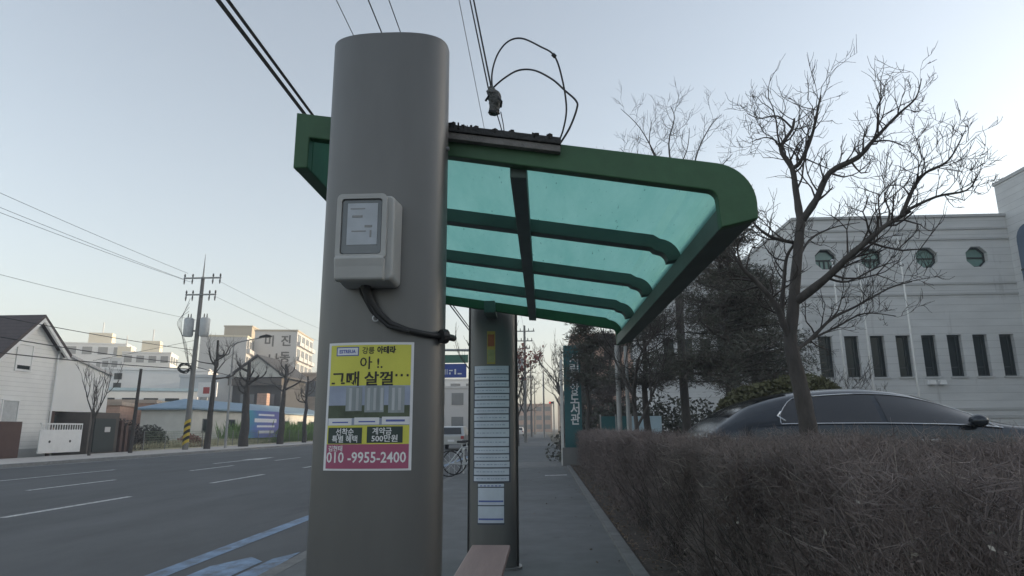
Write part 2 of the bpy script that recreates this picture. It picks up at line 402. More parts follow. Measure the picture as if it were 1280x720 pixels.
# added ridge, hidden from view, shaped to keep low sun off the near street
def ridge(name, x, w, hgt, ya, yb, seed):
    r_ = np.random.default_rng(seed); nx, ny = 16, 90; V = []; Fs = []
    xs = np.linspace(x - w, x + w * 1.6, nx); ys = np.linspace(ya, yb, ny)
    hv = hgt * (1 + .10 * np.sin(ys / 61.) + .06 * np.sin(ys / 23. + 1) + r_.normal(size=ny) * .012)
    if name == 'added_shade_ridge': hv = hv * np.interp(ys, [140, 185], [1.05, .80])  # crest raised nearby for shade, lowered beyond to let sun reach far blocks
    for i, xx in enumerate(xs):
        f = math.cos(min(1, abs(xx - x) / (w if xx < x else 1.6 * w)) * math.pi / 2) ** 1.3
        for j, yy in enumerate(ys):
            e = min(1, (yb - yy) / 160.0, (yy - ya) / 160.0); e = max(0, e) ** .6
            V.append((xx, yy, -.5 + hv[j] * f * e))
    for i in range(nx - 1):
        for j in range(ny - 1): a = i * ny + j; Fs.append((a, a + ny, a + ny + 1, a + 1))
    o = struct(name, MB().add(V, Fs), M['shade_ridge']); return o
ridge('added_shade_ridge', 255, 70, 44, -420, 640, 3)

# ------------------------------------------------------------------ bus shelter
PA, PB, PN = .225, .125, 2.7
def pill_outline(n=72):
    out = []
    for i in range(n):
        t = 2 * math.pi * i / n; c, s_ = math.cos(t), math.sin(t)
        out.append((PA * math.copysign(abs(c) ** (2 / PN), c), PB * math.copysign(abs(s_) ** (2 / PN), s_)))
    return out
def pill_front(dx, cy): return cy - PB * max(0, 1 - abs(dx / PA) ** PN) ** (1 / PN)
P1 = (-.575, 2.315); P2 = (-.485, 6.42)
shelter = thing('bus_shelter', 'bus shelter with two grey oval pillars carrying a green framed teal roof', 'bus shelter', (-.53, 4.3, 0))
def pillar(c, top):
    mb = MB(); mb.prism_z([(c[0] + x, c[1] + y) for x, y in pill_outline()], 0, top)
    p = mb.build('pillar', M['pillar'], shelter, bev=.003, smooth=35)
    bs = MB().prism_z([(c[0] + x * 1.18, c[1] + y * 1.35) for x, y in pill_outline(40)], -.001, .018)
    bs.build('base_plate', M['steel'], p)
    return p
pil1 = pillar(P1, 2.735); pil2 = pillar(P2, 2.735)
for sx in (-1, 1):      # dark edge trims of the far pillar
    MB().box(P2[0] + sx * (PA + .003) - .012, P2[0] + sx * (PA + .003) + .012, P2[1] - .035, P2[1] + .035, .002, 2.5).build('edge_trim', M['darkmetal'], pil2, bev=.004)
for z in (.35, 2.30):
    MB().tube([(P1[0] + PA - .012, P1[1] - .02, z), (P1[0] + PA + .01, P1[1] - .02, z)], .008, 8).build('screw', M['steel'], pil1)
def zt(x): return 2.545 - .157 * (x + 1.0)
def arc(cx, cz, r, a0, a1, n): return [(cx + r * math.cos(R(a0 + (a1 - a0) * i / n)), cz + r * math.sin(R(a0 + (a1 - a0) * i / n))) for i in range(n + 1)]
NF, FF = 2.44, 6.14
fascia = [(-1.0, 2.30), (-1.0, 2.545)] + [(.64, zt(.64))] + arc(.672, 2.108, .172, 81, 0, 10) + [(.842, 2.045), (.70, 2.012), (.694, 2.12)] + arc(.655, 2.128, .038, 0, 81, 5) + [(-.94, 2.432), (-.94, 2.30)]
for y in (NF, FF - .05): MB().prism_y(fascia, y, y + .05).build('end_frame', M['green'], shelter, bev=.005)
GP = [(-.945, zt(-.945) - .022), (.60, zt(.60) - .022)] + arc(.618, 2.115, .135, 81, 4, 8)
def offs(path, d):
    out = []
    for i, (x, z) in enumerate(path):
        a = path[max(i - 1, 0)]; b = path[min(i + 1, len(path) - 1)]
        tx, tz = b[0] - a[0], b[1] - a[1]; l = math.hypot(tx, tz); out.append((x + tz / l * d, z - tx / l * d))
    return out
gl = MB(); nGP = len(GP); ny_ = 12
for j in range(ny_ + 1): gl.v += [(x, NF + .05 + (FF - NF - .1) * j / ny_, z) for x, z in GP]
for j in range(ny_):
    for i in range(nGP - 1): a = j * nGP + i; gl.f.append((a, a + 1, a + nGP + 1, a + nGP))
gl.build('roof_panel', M['roof'], shelter)
rib_y = [NF + .05 + (FF - NF - .1) * k / 4 for k in (1, 2, 3)]
for y in rib_y:
    MB().prism_y(offs(GP, .012) + offs(GP, .085)[::-1], y - .04, y + .04).build('rib', M['greenrib'], shelter, bev=.004)
MB().box(-1.0, -.94, NF + .05, FF - .05, 2.302, 2.543).build('side_rail', M['green'], shelter, bev=.004)
MB().prism_y([(.70, 2.014), (.84, 2.047), (.842, 2.13), (.80, 2.19), (.764, 2.185), (.755, 2.12), (.70, 2.105)], NF + .05, FF - .05).build('side_rail', M['greenrib'], shelter, bev=.006)
bx = -.085
MB().prism_y([(bx - .034, zt(bx) - .145), (bx + .034, zt(bx) - .15), (bx + .034, zt(bx) - .042), (bx - .034, zt(bx) - .034)], NF + .05, FF - .05).build('centre_beam', M['steel'] if False else M['greenrib'], shelter, bev=.004)
for p in (P1, P2):   # brackets between pillar and roof frame
    yb = NF + .06 if p is P1 else FF - .25
    MB().box(p[0] - .05, p[0] + .05, min(yb, p[1]) + .06, max(yb, p[1]) + .06, zt(p[0]) - .15, zt(p[0]) - .04).build('bracket', M['greenrib'], shelter)

# meter box on the near pillar
fy = lambda x: pill_front(x - P1[0], P1[1])
mt = thing('electricity_meter', 'grey plastic electricity meter box with clear window on the near pillar', 'meter box', (-.605, 2.19, 1.74))
def rrect(x0, x1, z0, z1, r, n=4):
    return arc(x1 - r, z1 - r, r, 0, 90, n) + arc(x0 + r, z1 - r, r, 90, 180, n) + arc(x0 + r, z0 + r, r, 180, 270, n) + arc(x1 - r, z0 + r, r, 270, 360, n)
def taper_y(poly, y0, y1, s_):
    cx = sum(p[0] for p in poly) / len(poly); cz = sum(p[1] for p in poly) / len(poly); n = len(poly)
    vs = [(x, y1, z) for x, z in poly] + [(cx + (x - cx) * s_, y0, cz + (z - cz) * s_) for x, z in poly]
    fs = [tuple(range(n)), tuple(range(2 * n - 1, n - 1, -1))] + [(i, (i + 1) % n, n + (i + 1) % n, n + i) for i in range(n)]
    return MB().add(vs, fs)
mx0, mx1 = -.709, -.506
body = taper_y(rrect(mx0, mx1, 1.752, 2.062, .02), 2.085, 2.19, .95); hb = body.build('housing', M['meter'], mt, bev=.006, smooth=40)
frm = MB(); o_ = rrect(mx0 + .004, mx1 - .028, 1.828, 2.058, .018); i_ = rrect(mx0 + .020, mx1 - .044, 1.846, 2.041, .010); n = len(o_)
frm.add([(x, 2.071, z) for x, z in o_] + [(x, 2.071, z) for x, z in i_] + [(x, 2.086, z) for x, z in o_] + [(x, 2.084, z) for x, z in i_],
        [f for i in range(n) for f in ((i, (i + 1) % n, n + (i + 1) % n, n + i), (i, 2 * n + i, 2 * n + (i + 1) % n, (i + 1) % n), (n + i, n + (i + 1) % n, 3 * n + (i + 1) % n, 3 * n + i))])
frm.build('window_frame', M['meter'], mt, smooth=40)
wn = taper_y(rrect(mx0 + .021, mx1 - .045, 1.847, 2.040, .010), 2.078, 2.0845, .97).build('window', M['meterglass'], mt)
fp = MB().box(mx0 + .040, mx1 - .060, 2.0768, 2.0777, 1.880, 2.026).build('dial_plate', M['meterface'], wn)
for (a, b, c, d) in ((.056, .092, 1.975, 1.983), (.100, .126, 1.94, 1.948), (.056, .105, 1.925, 1.929), (.05, .10, 2.005, 2.008), (.118, .124, 1.905, 1.930)):
    MB().box(mx0 + a, mx0 + b, 2.0758, 2.0766, c, d).build('dial_mark', M['steel'], wn)
MB().prism_x([(2.062, 1.758), (2.088, 1.752), (2.088, 1.832), (2.056, 1.838), (2.050, 1.826), (2.056, 1.800)], mx0 + .008, mx1 - .03).build('terminal_cover', M['meter'], mt, bev=.006)
mt.location += Vector((.018, 0, -.015))
# cable from the meter round the pillar
cb = thing('meter_cable', 'black cable bundle running from the meter down around the near pillar', 'cable', (-.55, 2.17, 1.6))
def onp(x, z, o=.02): return (x, fy(max(min(x, P1[0] + PA - .004), P1[0] - PA + .004)) - o, z)
MB().tube([(-.60, 2.15, 1.76), onp(-.60, 1.73, .03), onp(-.585, 1.69, .024), onp(-.556, 1.648, .018), onp(-.515, 1.612, .017), onp(-.46, 1.59, .017), onp(-.40, 1.578, .018), (-.352, 2.25, 1.575), (-.325, 2.30, 1.578), (-.325, 2.37, 1.585)],
          [.017, .018, .015, .012, .0105, .010, .010, .011, .012, .012], 10).build('sheath', M['black'], cb, smooth=50)
MB().tube([onp(-.625, 1.765, .03), onp(-.60, 1.70, .03), onp(-.565, 1.64, .028), onp(-.52, 1.60, .026), onp(-.45, 1.582, .03)], .006, 8).build('strand', M['wire'], cb, smooth=50)
MB().tube([onp(-.632, 1.77, .02), onp(-.622, 1.72, .014), onp(-.583, 1.655, .012), onp(-.56, 1.632, .012)], .005, 8).build('strand', M['wire'], cb, smooth=50)
rg = MB(); rc = onp(-.566, 1.63, .02)
rg.tube([(rc[0] + .010 * math.cos(t), rc[1], rc[2] + .010 * math.sin(t)) for t in np.linspace(0, 2 * math.pi, 13)], .0025, 6); rg.build('ring', M['flagpole'], cb)
MB().tube([(-.352, 2.24, 1.575), (-.336, 2.255, 1.576)], [.024, .026], 12).build('clamp', M['black'], cb)

# poster wrapped on the near pillar
def wrapped(name, parent, m, polys=None, co=None, fs=None, off=.003, cy=P1[1], cx=P1[0]):
    f_ = lambda x: pill_front(max(-PA * .995, min(PA * .995, x - cx)), cy) - off
    mb = MB()
    if polys:
        for (x0, x1, z0, z1) in polys:
            n = max(2, int(abs(x1 - x0) / .012) + 1); k = len(mb.v)
            for i in range(n + 1):
                x = x0 + (x1 - x0) * i / n; mb.v += [(x, f_(x), z0), (x, f_(x), z1)]
            for i in range(n): mb.f.append((k + 2 * i, k + 2 * i + 2, k + 2 * i + 3, k + 2 * i + 1))
    else:
        mb.add([(x, f_(x), z) for x, z in co], fs)
    return mb.build(name, m, parent)
def wtext(name, parent, body, x, z, size, m, off, bold=0, width=None, slant=0, cy=P1[1], cx=P1[0]):
    co, fs = text_mesh(body, size, bold, 'CENTER', width)
    if not len(co): return
    c0 = (co[:, 0].max() + co[:, 0].min()) / 2; c1 = (co[:, 1].max() + co[:, 1].min()) / 2
    return wrapped(name, parent, m, co=[(x + a - c0, z + b - c1) for a, b, _ in co], fs=fs, off=off, cy=cy, cx=cx)
po = thing('poster', 'yellow and magenta apartment advert poster stuck on the near pillar', 'poster', (-.585, 2.18, 1.12))
x0, x1, z0, z1 = -.733, -.437, 1.127, 1.55
wrapped('paper', po, M['paper'], [(x0, x1, z0, z1)], off=.002)
X = lambda u: x0 + (x1 - x0) * u
Z = lambda v: z1 - (z1 - z0) * v
wrapped('yellow_field', po, M['pyellow'], [(X(.03), X(.97), Z(.345), Z(.02)), (X(.03), X(.97), Z(.80), Z(.655))], off=.0028)
wrapped('photo_sky', po, M['psky'], [(X(.03), X(.97), Z(.655), Z(.345))], off=.0029)
wrapped('photo_ground', po, M['pland'], [(X(.03), X(.97), Z(.60), Z(.50))], off=.0033)
wrapped('photo_towers', po, M['ptower'], [(X(.24), X(.43), Z(.545), Z(.355)), (X(.46), X(.68), Z(.555), Z(.348)), (X(.73), X(.91), Z(.56), Z(.35))], off=.0037)
wrapped('photo_towers_pale', po, M['ptower2'], [(X(a), X(a + .03), Z(.54), Z(.365)) for a in (.28, .36, .49, .56, .64, .77, .84)], off=.0041)
wrapped('caption_boxes', po, M['paper'], [(X(.04), X(.32), Z(.655), Z(.60)), (X(.35), X(.635), Z(.65), Z(.595)), (X(.665), X(.97), Z(.65), Z(.59))], off=.0042)
for q_ in ((X(.09), X(.28), Z(.637), Z(.627)), (X(.40), X(.59), Z(.632), Z(.622)), (X(.71), X(.92), Z(.628), Z(.612))): wrapped('caption_line', po, M['pblue'], [q_], off=.0046)
wrapped('dark_boxes', po, M['pdark'], [(X(.045), X(.445), Z(.795), Z(.672)), (X(.50), X(.90), Z(.79), Z(.665))], off=.0036)
wrapped('magenta_field', po, M['pmag'], [(X(.03), X(.97), Z(.985), Z(.80))], off=.0030)
wrapped('logo_box', po, M['pblue'], [(X(.10), X(.37), Z(.108), Z(.035))], off=.0034)
wrapped('logo_box', po, M['paper'], [(X(.112), X(.358), Z(.100), Z(.043))], off=.0038)
wtext('logo_text', po, 'ESTREUA', X(.235), Z(.072), .016, M['pblue'], .0043, .0006, .058)
wtext('heading', po, '강릉', X(.48), Z(.065), .026, M['pink_ink'], .0036, .0004, .042)
wtext('heading', po, '아테라', X(.69), Z(.062), .026, M['pink_ink'], .0036, .0012, .064)
wtext('headline', po, '아 !.', X(.52), Z(.165), .046, M['pink_ink'], .0036, .0006, .078)
wtext('headline', po, '그때', X(.22), Z(.29), .052, M['pink_ink'], .0036, .00115, .098)
wtext('headline', po, '살껄', X(.61), Z(.29), .050, M['pink_ink'], .0036, .00115, .098)
wrapped('headline_dots', po, M['pink_ink'], [(X(a), X(a) + .007, Z(.275), Z(.275) + .008) for a in (.80, .86, .925)], off=.0036)
wtext('offer_text', po, '선착순', X(.245), Z(.705), .025, M['pwhite_ink'], .0042, .0004, .062)
wtext('offer_text', po, '특별 혜택', X(.245), Z(.760), .025, M['pwhite_ink'], .0042, .0004, .088)
wtext('offer_text', po, '계약금', X(.67), Z(.700), .025, M['pwhite_ink'], .0042, .0004, .064)
wtext('offer_text', po, '500만원', X(.70), Z(.755), .025, M['pwhite_ink'], .0042, .0004, .086)
wtext('phone_name', po, '김현태', X(.14), Z(.832), .02, M['pwhite_ink'], .0036, .0004, .05)
wtext('phone_number', po, '010 -9955-2400', X(.49), Z(.90), .048, M['pwhite_ink'], .0036, .0008, .268)

# paper route strips and notices on the far pillar
tt = thing('timetable', 'tall stack of pale blue route strips pasted on the far pillar', 'timetable', (P2[0], P2[1] - .13, .79))
ys_ = [457, 468, 476.5, 484.5, 492.5, 500.5, 510, 518, 527, 536, 547.5, 559, 568, 577, 585.5, 595, 603]
zs_ = [at(615, y, 6.29)[2] for y in ys_]
wrapped('backing', tt, M['stripgap'], [(-.665, -.315, zs_[-1], zs_[0])], off=.003, cy=P2[1], cx=P2[0])
mpr = mat('print_pale', (.30, .35, .46), .5, 0, .2, 9)
for i in range(len(zs_) - 1):
    dx = random.uniform(-.004, .004)
    o = wrapped('route_strip', tt, M['strip'], [(-.655 + dx, -.325 + dx, zs_[i + 1] + .010, zs_[i] - .002)], off=.005 + .0004 * (i % 3), cy=P2[1], cx=P2[0])
    zc = (zs_[i] + zs_[i + 1]) / 2 + .004; x_ = -.635; lines = []
    while x_ < -.36:
        w_ = random.uniform(.008, .03); lines.append((x_, x_ + w_, zc - .005, zc + .004)); x_ += w_ + random.uniform(.006, .014)
    wrapped('printed_text', o, mpr, lines, off=.0068, cy=P2[1], cx=P2[0])
nb = thing('paper_notice', 'smaller pale blue notices pasted below the route strips', 'notice', (P2[0], P2[1] - .13, .40))
na = [at(613, y, 6.29)[2] for y in (604, 609, 632, 654.5)]
wrapped('backing', nb, M['stripgap'], [(-.622, -.372, na[3] - .01, na[0] + .004)], off=.0035, cy=P2[1], cx=P2[0])
for a, b in ((1, 0), (2, 1), (3, 2)):
    wrapped('sheet', nb, M['strip'], [(-.618, -.376, na[a] + .004, na[b] - .006)], off=.006, cy=P2[1], cx=P2[0])
for q_ in [(-.612, -.382, na[2] + .03, na[2] + .045), (-.612, -.382, na[3] + .03, na[3] + .045)] + [(-.60 + .035 * k, -.60 + .035 * k + .022, na[1] + .008, na[1] + .016) for k in range(6)]: wrapped('printed_line', nb, M['pblue'], [q_], off=.0068, cy=P2[1], cx=P2[0])
st = thing('stop_sticker', 'small yellow and green sticker high on the far pillar', 'sticker', (P2[0], P2[1] - .13, 1.86))
wrapped('sticker_sheet', st, M['sticker'], [(-.535, -.455, at(615, 455, 6.29)[2], at(615, 414, 6.29)[2])], off=.003, cy=P2[1], cx=P2[0])
wrapped('red_mark', st, M['stickerred'], [(-.528, -.462, at(615, 433, 6.29)[2], at(615, 418, 6.29)[2])], off=.0045, cy=P2[1], cx=P2[0])
wrapped('green_mark', st, M['stickergreen'], [(-.53, -.46, at(615, 453, 6.29)[2], at(615, 437, 6.29)[2])], off=.0045, cy=P2[1], cx=P2[0])

# bench between the pillars
be = thing('bench', 'brown plank bench between the two pillars', 'bench', (-.39, 3.8, 0))
MB().box(-.535, -.255, 2.75, 5.02, .39, .43).build('seat', M['wood'], be, bev=.008)
for y in (3.1, 4.6):
    MB().box(-.50, -.28, y - .03, y + .03, .36, .3885).build('crossbar', M['darkmetal'], be)
    for x in (-.46, -.32): MB().box(x - .025, x + .025, y - .025, y + .025, -.001, .3605).build('leg', M['darkmetal'], be)

# weathered metal channel with debris on the roof's near edge
cn = thing('light_channel', 'weathered metal channel with black debris on the roof edge', 'metal channel', (-.13, 2.43, 2.4))
pl = lambda x, dz: zt(x) + dz
def slab(xa, xb, y0, y1, d0, d1):
    return MB().prism_y([(xa, pl(xa, d0)), (xb, pl(xb, d0)), (xb, pl(xb, d1)), (xa, pl(xa, d1))], y0, y1)
slab(-.365, .085, 2.405, 2.4365, -.05, -.022).build('pale_lip', M['rust'], cn, bev=.002)
slab(-.367, .088, 2.395, 2.47, -.021, .008).build('channel', M['darkmetal'], cn, bev=.003)
db = MB()
for k in range(70):
    x = random.choice([random.uniform(-.36, .08), random.uniform(-.36, -.27), random.uniform(-.36, -.10)]); s_ = random.uniform(.003, .011)
    db.rbox((x, random.uniform(2.395, 2.46)), s_, s_ * random.uniform(.4, 1), pl(x, .004 + random.uniform(-.015, 0)), pl(x, .008) + random.uniform(0, .012), random.uniform(0, 3))
tag(db.build('debris', M['debris'], cn), kind='stuff')

# cable drop with splice and two loops above the roof
dr = thing('cable_drop', 'two black looping cables with a taped splice above the roof edge', 'cable', (-.19, 2.6, 2.66))
q = lambda x, y, Y=2.62: tuple(at(x, y, Y))
def smooth_path(pts, n=10):
    P = [Vector(p) for p in pts]; out = []
    for i in range(len(P) - 1):
        a, b, c, d = P[max(i - 1, 0)], P[i], P[i + 1], P[min(i + 2, len(P) - 1)]
        for k in range(n):
            t = k / n
            out.append(.5 * ((2 * b) + (c - a) * t + (2 * a - 5 * b + 4 * c - d) * t * t + (3 * b - a - 3 * c + d) * t ** 3))
    out.append(P[-1]); return out
MB().tube(smooth_path([q(616, 118), q(615, 92), q(622, 68), q(635, 52, 2.6), q(652, 48, 2.56), q(675, 58, 2.5), q(693, 70, 2.46), q(703, 100, 2.44), q(708, 135, 2.43), q(704, 162, 2.43), q(697, 180, 2.43)]), .0038, 8).build('cable_loop', M['wire'], dr, smooth=60)
MB().tube(smooth_path([q(616, 110), q(630, 98), q(648, 88, 2.66), q(668, 88, 2.62), q(690, 99, 2.55), q(706, 113, 2.5), q(720, 126, 2.46), q(721, 136, 2.45), q(712, 160, 2.44), q(699, 181, 2.43)]), .0042, 8).build('cable_loop', M['wire'], dr, smooth=60)
MB().tube([q(691, 68, 2.46), q(694, 71, 2.46)], .009, 8).build('clip', M['black'], dr)
sp = MB(); sp.tube(smooth_path([q(613, 110), q(617, 118), q(619, 127), q(617, 136), q(618, 143)], 3), [.012, .016, .022, .026, .029, .03, .03, .027, .024, .023, .024, .026, .018], 10)
me = sp.mesh('splice', origin(dr))
for v in me.vertices: v.co += Vector((random.uniform(-1, 1), random.uniform(-1, 1), random.uniform(-1, 1))) * .004
link('splice', me, mat('splice_tape', (.10, .10, .095), .7, 0, .5, 40, .8, 60), dr)
sd = MB()
for a, b in (((622, 120), (626, 134)), ((609, 114), (607, 126)), ((612, 138), (624, 142))): sd.tube([q(*a, 2.6), q((a[0] + b[0]) / 2 + 3, (a[1] + b[1]) / 2, 2.58), q(*b, 2.6)], .005, 6)
sd.build('tape_ends', M['black'], dr)
MB().tube([q(621, 142), q(625, 155, 2.55), q(629, 170, 2.46)], .0026, 6).build('tail_wire', M['wire'], dr)
MB().tube([q(626, 140), q(629, 155, 2.55), q(631, 170, 2.46)], .0022, 6).build('tail_wire', M['wire'], dr)

# ------------------------------------------------------------------ overhead wires above the near kerb
def run(name, label, x, zr, r, m=None, y0=-8, y1=170, group='overhead wires above the near kerb', sag=.0, x1=None):
    mb = MB(); n = 30; pts = []
    for i in range(n + 1):
        t = i / n; y = y0 + (y1 - y0) * t
        pts.append((x + ((x1 or x) - x) * t, y, CAM_H + zr - sag * 4 * (t % .34) * (.34 - t % .34) / .1156))
    mb.tube(pts, r, 5); return tag(mb.build(name, m or M['wire']), label, 'wire', group)
run('overhead_wire', 'thin wire above kerb, leftmost of the three thin wires over the near pillar', -2.95, 6.2, .007, M['wiregrey'])
run('overhead_wire', 'thin wire above kerb, middle of the three thin wires over the near pillar', -2.52, 6.3, .010)
run('overhead_wire', 'thin wire above kerb, rightmost of the three thin wires over the near pillar', -2.23, 6.35, .008)
run('overhead_wire', 'thin grey wire passing left of the taped splice', -1.20, 6.5, .006, M['wiregrey'])
run('thick_cable', 'thick black cable at upper left, outer of the pair reaching the roof corner', -3.06, 4.05, .024)
run('thick_cable', 'thick black cable at upper left, inner of the pair reaching the roof corner', -2.93, 4.0, .019)
# service wires that come down to the splice
for k, (px, dz, lab) in enumerate(((579, 0, 'black service wire descending to the splice, left one'), (584, 0, 'black service wire descending to the splice, right one'))):
    a = at(px - 4, -60, 2.75); b = at(612 + 3 * k, 118 - 4 * k, 2.62)
    tag(MB().tube([a + (a - b) * 3, a, b], .0036 + .0008 * k, 6).build('service_wire', M['wire']), lab, 'wire', 'service wires coming down to the splice')

# ------------------------------------------------------------------ tree tools
def branch(mb, tw, p, d, ln, r, depth, spread=.55, up=.12, seg=3, wig=.18, tmin=.0035, sides=5):
    """mb: limbs; tw: twigs"""
    pts = [p.copy()]; rad = [r]; d = d.normalized()
    for i in range(seg):
        d = (d + Vector((random.gauss(0, wig), random.gauss(0, wig), random.gauss(0, wig) + up))).normalized()
        p = p + d * ln / seg; pts.append(p.copy()); rad.append(max(tmin * .6, r * (1 - .5 * (i + 1) / seg)))
    (mb if r > .018 else tw).tube(pts, rad, sides if r > .02 else (4 if r > .008 else 3), cap=False)
    if depth <= 0: return
    nch = random.choice((2, 3, 3)) if depth > 1 else random.choice((3, 4))
    for k in range(nch):
        t = 1 if k == 0 else random.uniform(.35, 1)
        idx = t * seg; i0 = min(int(idx), seg - 1); bp = pts[i0].lerp(pts[i0 + 1], idx - i0)
        ax = Vector((random.gauss(0, 1), random.gauss(0, 1), random.gauss(0, .7))); ax = ax - d * ax.dot(d)
        if ax.length < .1: ax = Vector((1, 0, 0))
        nd = (d + ax.normalized() * spread * random.uniform(.6, 1.7)).normalized()
        branch(mb, tw, bp, nd, ln * random.uniform(.55, .8), max(tmin, r * random.uniform(.42, .62)), depth - 1, spread, up, seg, wig, tmin, sides)
def limb(mb, tw, pts, r0, r1, twigs=9, tl=.5, depth=2, start=.25, tmin=.0028, spread=.7, sides=8):
    P = smooth_path(pts, 4); n = len(P)
    rad = [r0 + (r1 - r0) * i / (n - 1) for i in range(n)]
    rad = [x * (1 + random.uniform(-.08, .1)) for x in rad]
    mb.tube(P, rad, sides, cap=True)
    for k in range(twigs):
        i = min(n - 2, int((start + (1 - start) * (k + random.random()) / twigs) * (n - 1))); t = (P[i + 1] - P[i]).normalized()
        ax = Vector((random.gauss(0, 1), random.gauss(0, .8), random.gauss(.25, .8))); ax = ax - t * ax.dot(t)
        d = (t * random.uniform(.2, .9) + ax.normalized() * random.uniform(.5, 1.1))
        branch(mb, tw, P[i].copy(), d, tl * random.uniform(.5, 1.25), min(rad[i] * .5, .011), depth, spread, .16, 3, .22, tmin, 4)

# foreground bare tree behind the hedge
ft = thing('bare_tree', 'leafless tree with crooked limbs in front of the dark car', 'tree', (2.45, 6.3, .01))
tk, tw = MB(), MB()
T = lambda x, y, dy=0.0: tuple(at(x, y, 6.3 + dy))
trunk_pts = [(2.50, 6.3, -.01), (2.48, 6.3, .6), T(1012, 545), T(1004, 500), T(996, 465), T(988, 427), T(991, 392), T(995, 340), T(1001, 277)]
tp = smooth_path(trunk_pts, 4); nr = len(tp)
tk.tube(tp, [.10 - .058 * (i / (nr - 1)) ** .8 + random.uniform(-.003, .004) for i in range(nr)], 12)
limbs = [
 ([T(1001, 279), T(995, 240, .05), T(990, 210, .1), T(976, 186, .12), T(990, 162, .15), T(993, 148, .15)], .036, .012, 9, .45),
 ([T(976, 186, .12), T(968, 175, .1), T(955, 172, .05), T(938, 178, 0)], .010, .004, 6, .3),
 ([T(990, 160, .15), T(972, 145, .2), T(950, 148, .25), T(934, 142, .3)], .010, .004, 7, .3),
 ([T(990, 210, .1), T(1000, 203, .05), T(1014, 172, 0), T(1022, 138, -.1), T(1026, 119, -.1)], .022, .010, 9, .4),
 ([T(1003, 275), T(1020, 250, -.1), T(1037, 216, -.2), T(1072, 197, -.3), T(1092, 175, -.35), T(1112, 154, -.4)], .036, .016, 13, .42),
 ([T(1112, 154, -.4), T(1126, 140, -.42), T(1145, 122, -.45), T(1152, 98, -.5)], .014, .004, 8, .28),
 ([T(1092, 177, -.35), T(1112, 176, -.3), T(1132, 184, -.25)], .010, .004, 5, .25),
 ([T(1020, 252, -.1), T(1032, 243, -.15), T(1041, 234, -.2)], .014, .006, 3, .25),
 ([T(994, 378), T(1030, 350, -.25), T(1060, 322, -.45), T(1090, 296, -.6), T(1107, 282, -.65), T(1138, 264, -.7)], .040, .018, 15, .45),
 ([T(1127, 270, -.7), T(1141, 237, -.75), T(1157, 216, -.8), T(1186, 200, -.85), T(1206, 164, -.9)], .018, .005, 12, .32),
 ([T(1127, 266, -.7), T(1170, 246, -.8), T(1208, 238, -.9), T(1222, 220, -.95)], .014, .004, 10, .3),
 ([T(1108, 282, -.65), T(1112, 265, -.6), T(1106, 245, -.55), T(1118, 225, -.5)], .010, .004, 7, .3),
 ([T(990, 440), T(1012, 425, .2), T(1040, 398, .3), T(1068, 384, .35), T(1112, 360, .4), T(1140, 352, .4)], .020, .006, 12, .35),
 ([T(1012, 425, .2), T(1045, 409, .3), T(1080, 392, .3), T(1120, 395, .3)], .012, .004, 9, .3),
 ([T(988, 430), T(978, 395, .1), T(980, 350, .15), T(984, 320, .15), T(996, 302, .1)], .026, .014, 8, .35),
 ([T(996, 304, .1), T(966, 297, .05), T(946, 283, 0), T(930, 262, -.05)], .020, .006, 9, .35),
 ([T(988, 428), T(970, 382, -.1), T(945, 352, -.2), T(928, 335, -.25), T(909, 305, -.3)], .030, .014, 8, .35),
 ([T(928, 335, -.25), T(922, 310, -.3), T(935, 285, -.35)], .011, .004, 7, .32),
 ([T(995, 330), T(1012, 300, .2), T(1040, 285, .3), T(1075, 278, .35)], .014, .004, 9, .32),
 ([T(1035, 348, -.25), T(1060, 352, -.2), T(1095, 335, -.2), T(1125, 325, -.2)], .011, .004, 8, .3)]
for pts, ra, rb, n_, tl in limbs: limb(tk, tw, pts, ra * 1.12, rb * .8, int(n_ * 1.25), tl * .8, 2, .2)
tr_ = tk.build('trunk', M['bark'], ft, smooth=70); tw.build('crown', M['twig'], ft)

# ------------------------------------------------------------------ hedge of bare twiggy shrubs
hg = thing('hedge', 'bare brown twiggy hedge running along the right of the sidewalk', 'hedge', (1.6, 6, 0))
def hedge_w(y): return np.where(y < 5.5, 3.0, np.where(y < 6.4, 3.0 - (y - 5.5) / .9 * 1.3, 1.7))
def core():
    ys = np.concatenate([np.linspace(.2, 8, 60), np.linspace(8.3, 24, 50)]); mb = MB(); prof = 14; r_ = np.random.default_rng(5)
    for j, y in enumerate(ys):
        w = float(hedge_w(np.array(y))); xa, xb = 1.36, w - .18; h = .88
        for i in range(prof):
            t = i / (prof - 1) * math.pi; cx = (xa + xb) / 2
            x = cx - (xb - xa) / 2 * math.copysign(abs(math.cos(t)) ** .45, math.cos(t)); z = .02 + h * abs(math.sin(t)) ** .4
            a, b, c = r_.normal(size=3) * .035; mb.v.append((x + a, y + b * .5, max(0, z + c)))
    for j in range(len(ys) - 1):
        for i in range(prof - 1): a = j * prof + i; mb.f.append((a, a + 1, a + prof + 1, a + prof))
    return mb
core().build('inner_growth', M['hedgecore'], hg)
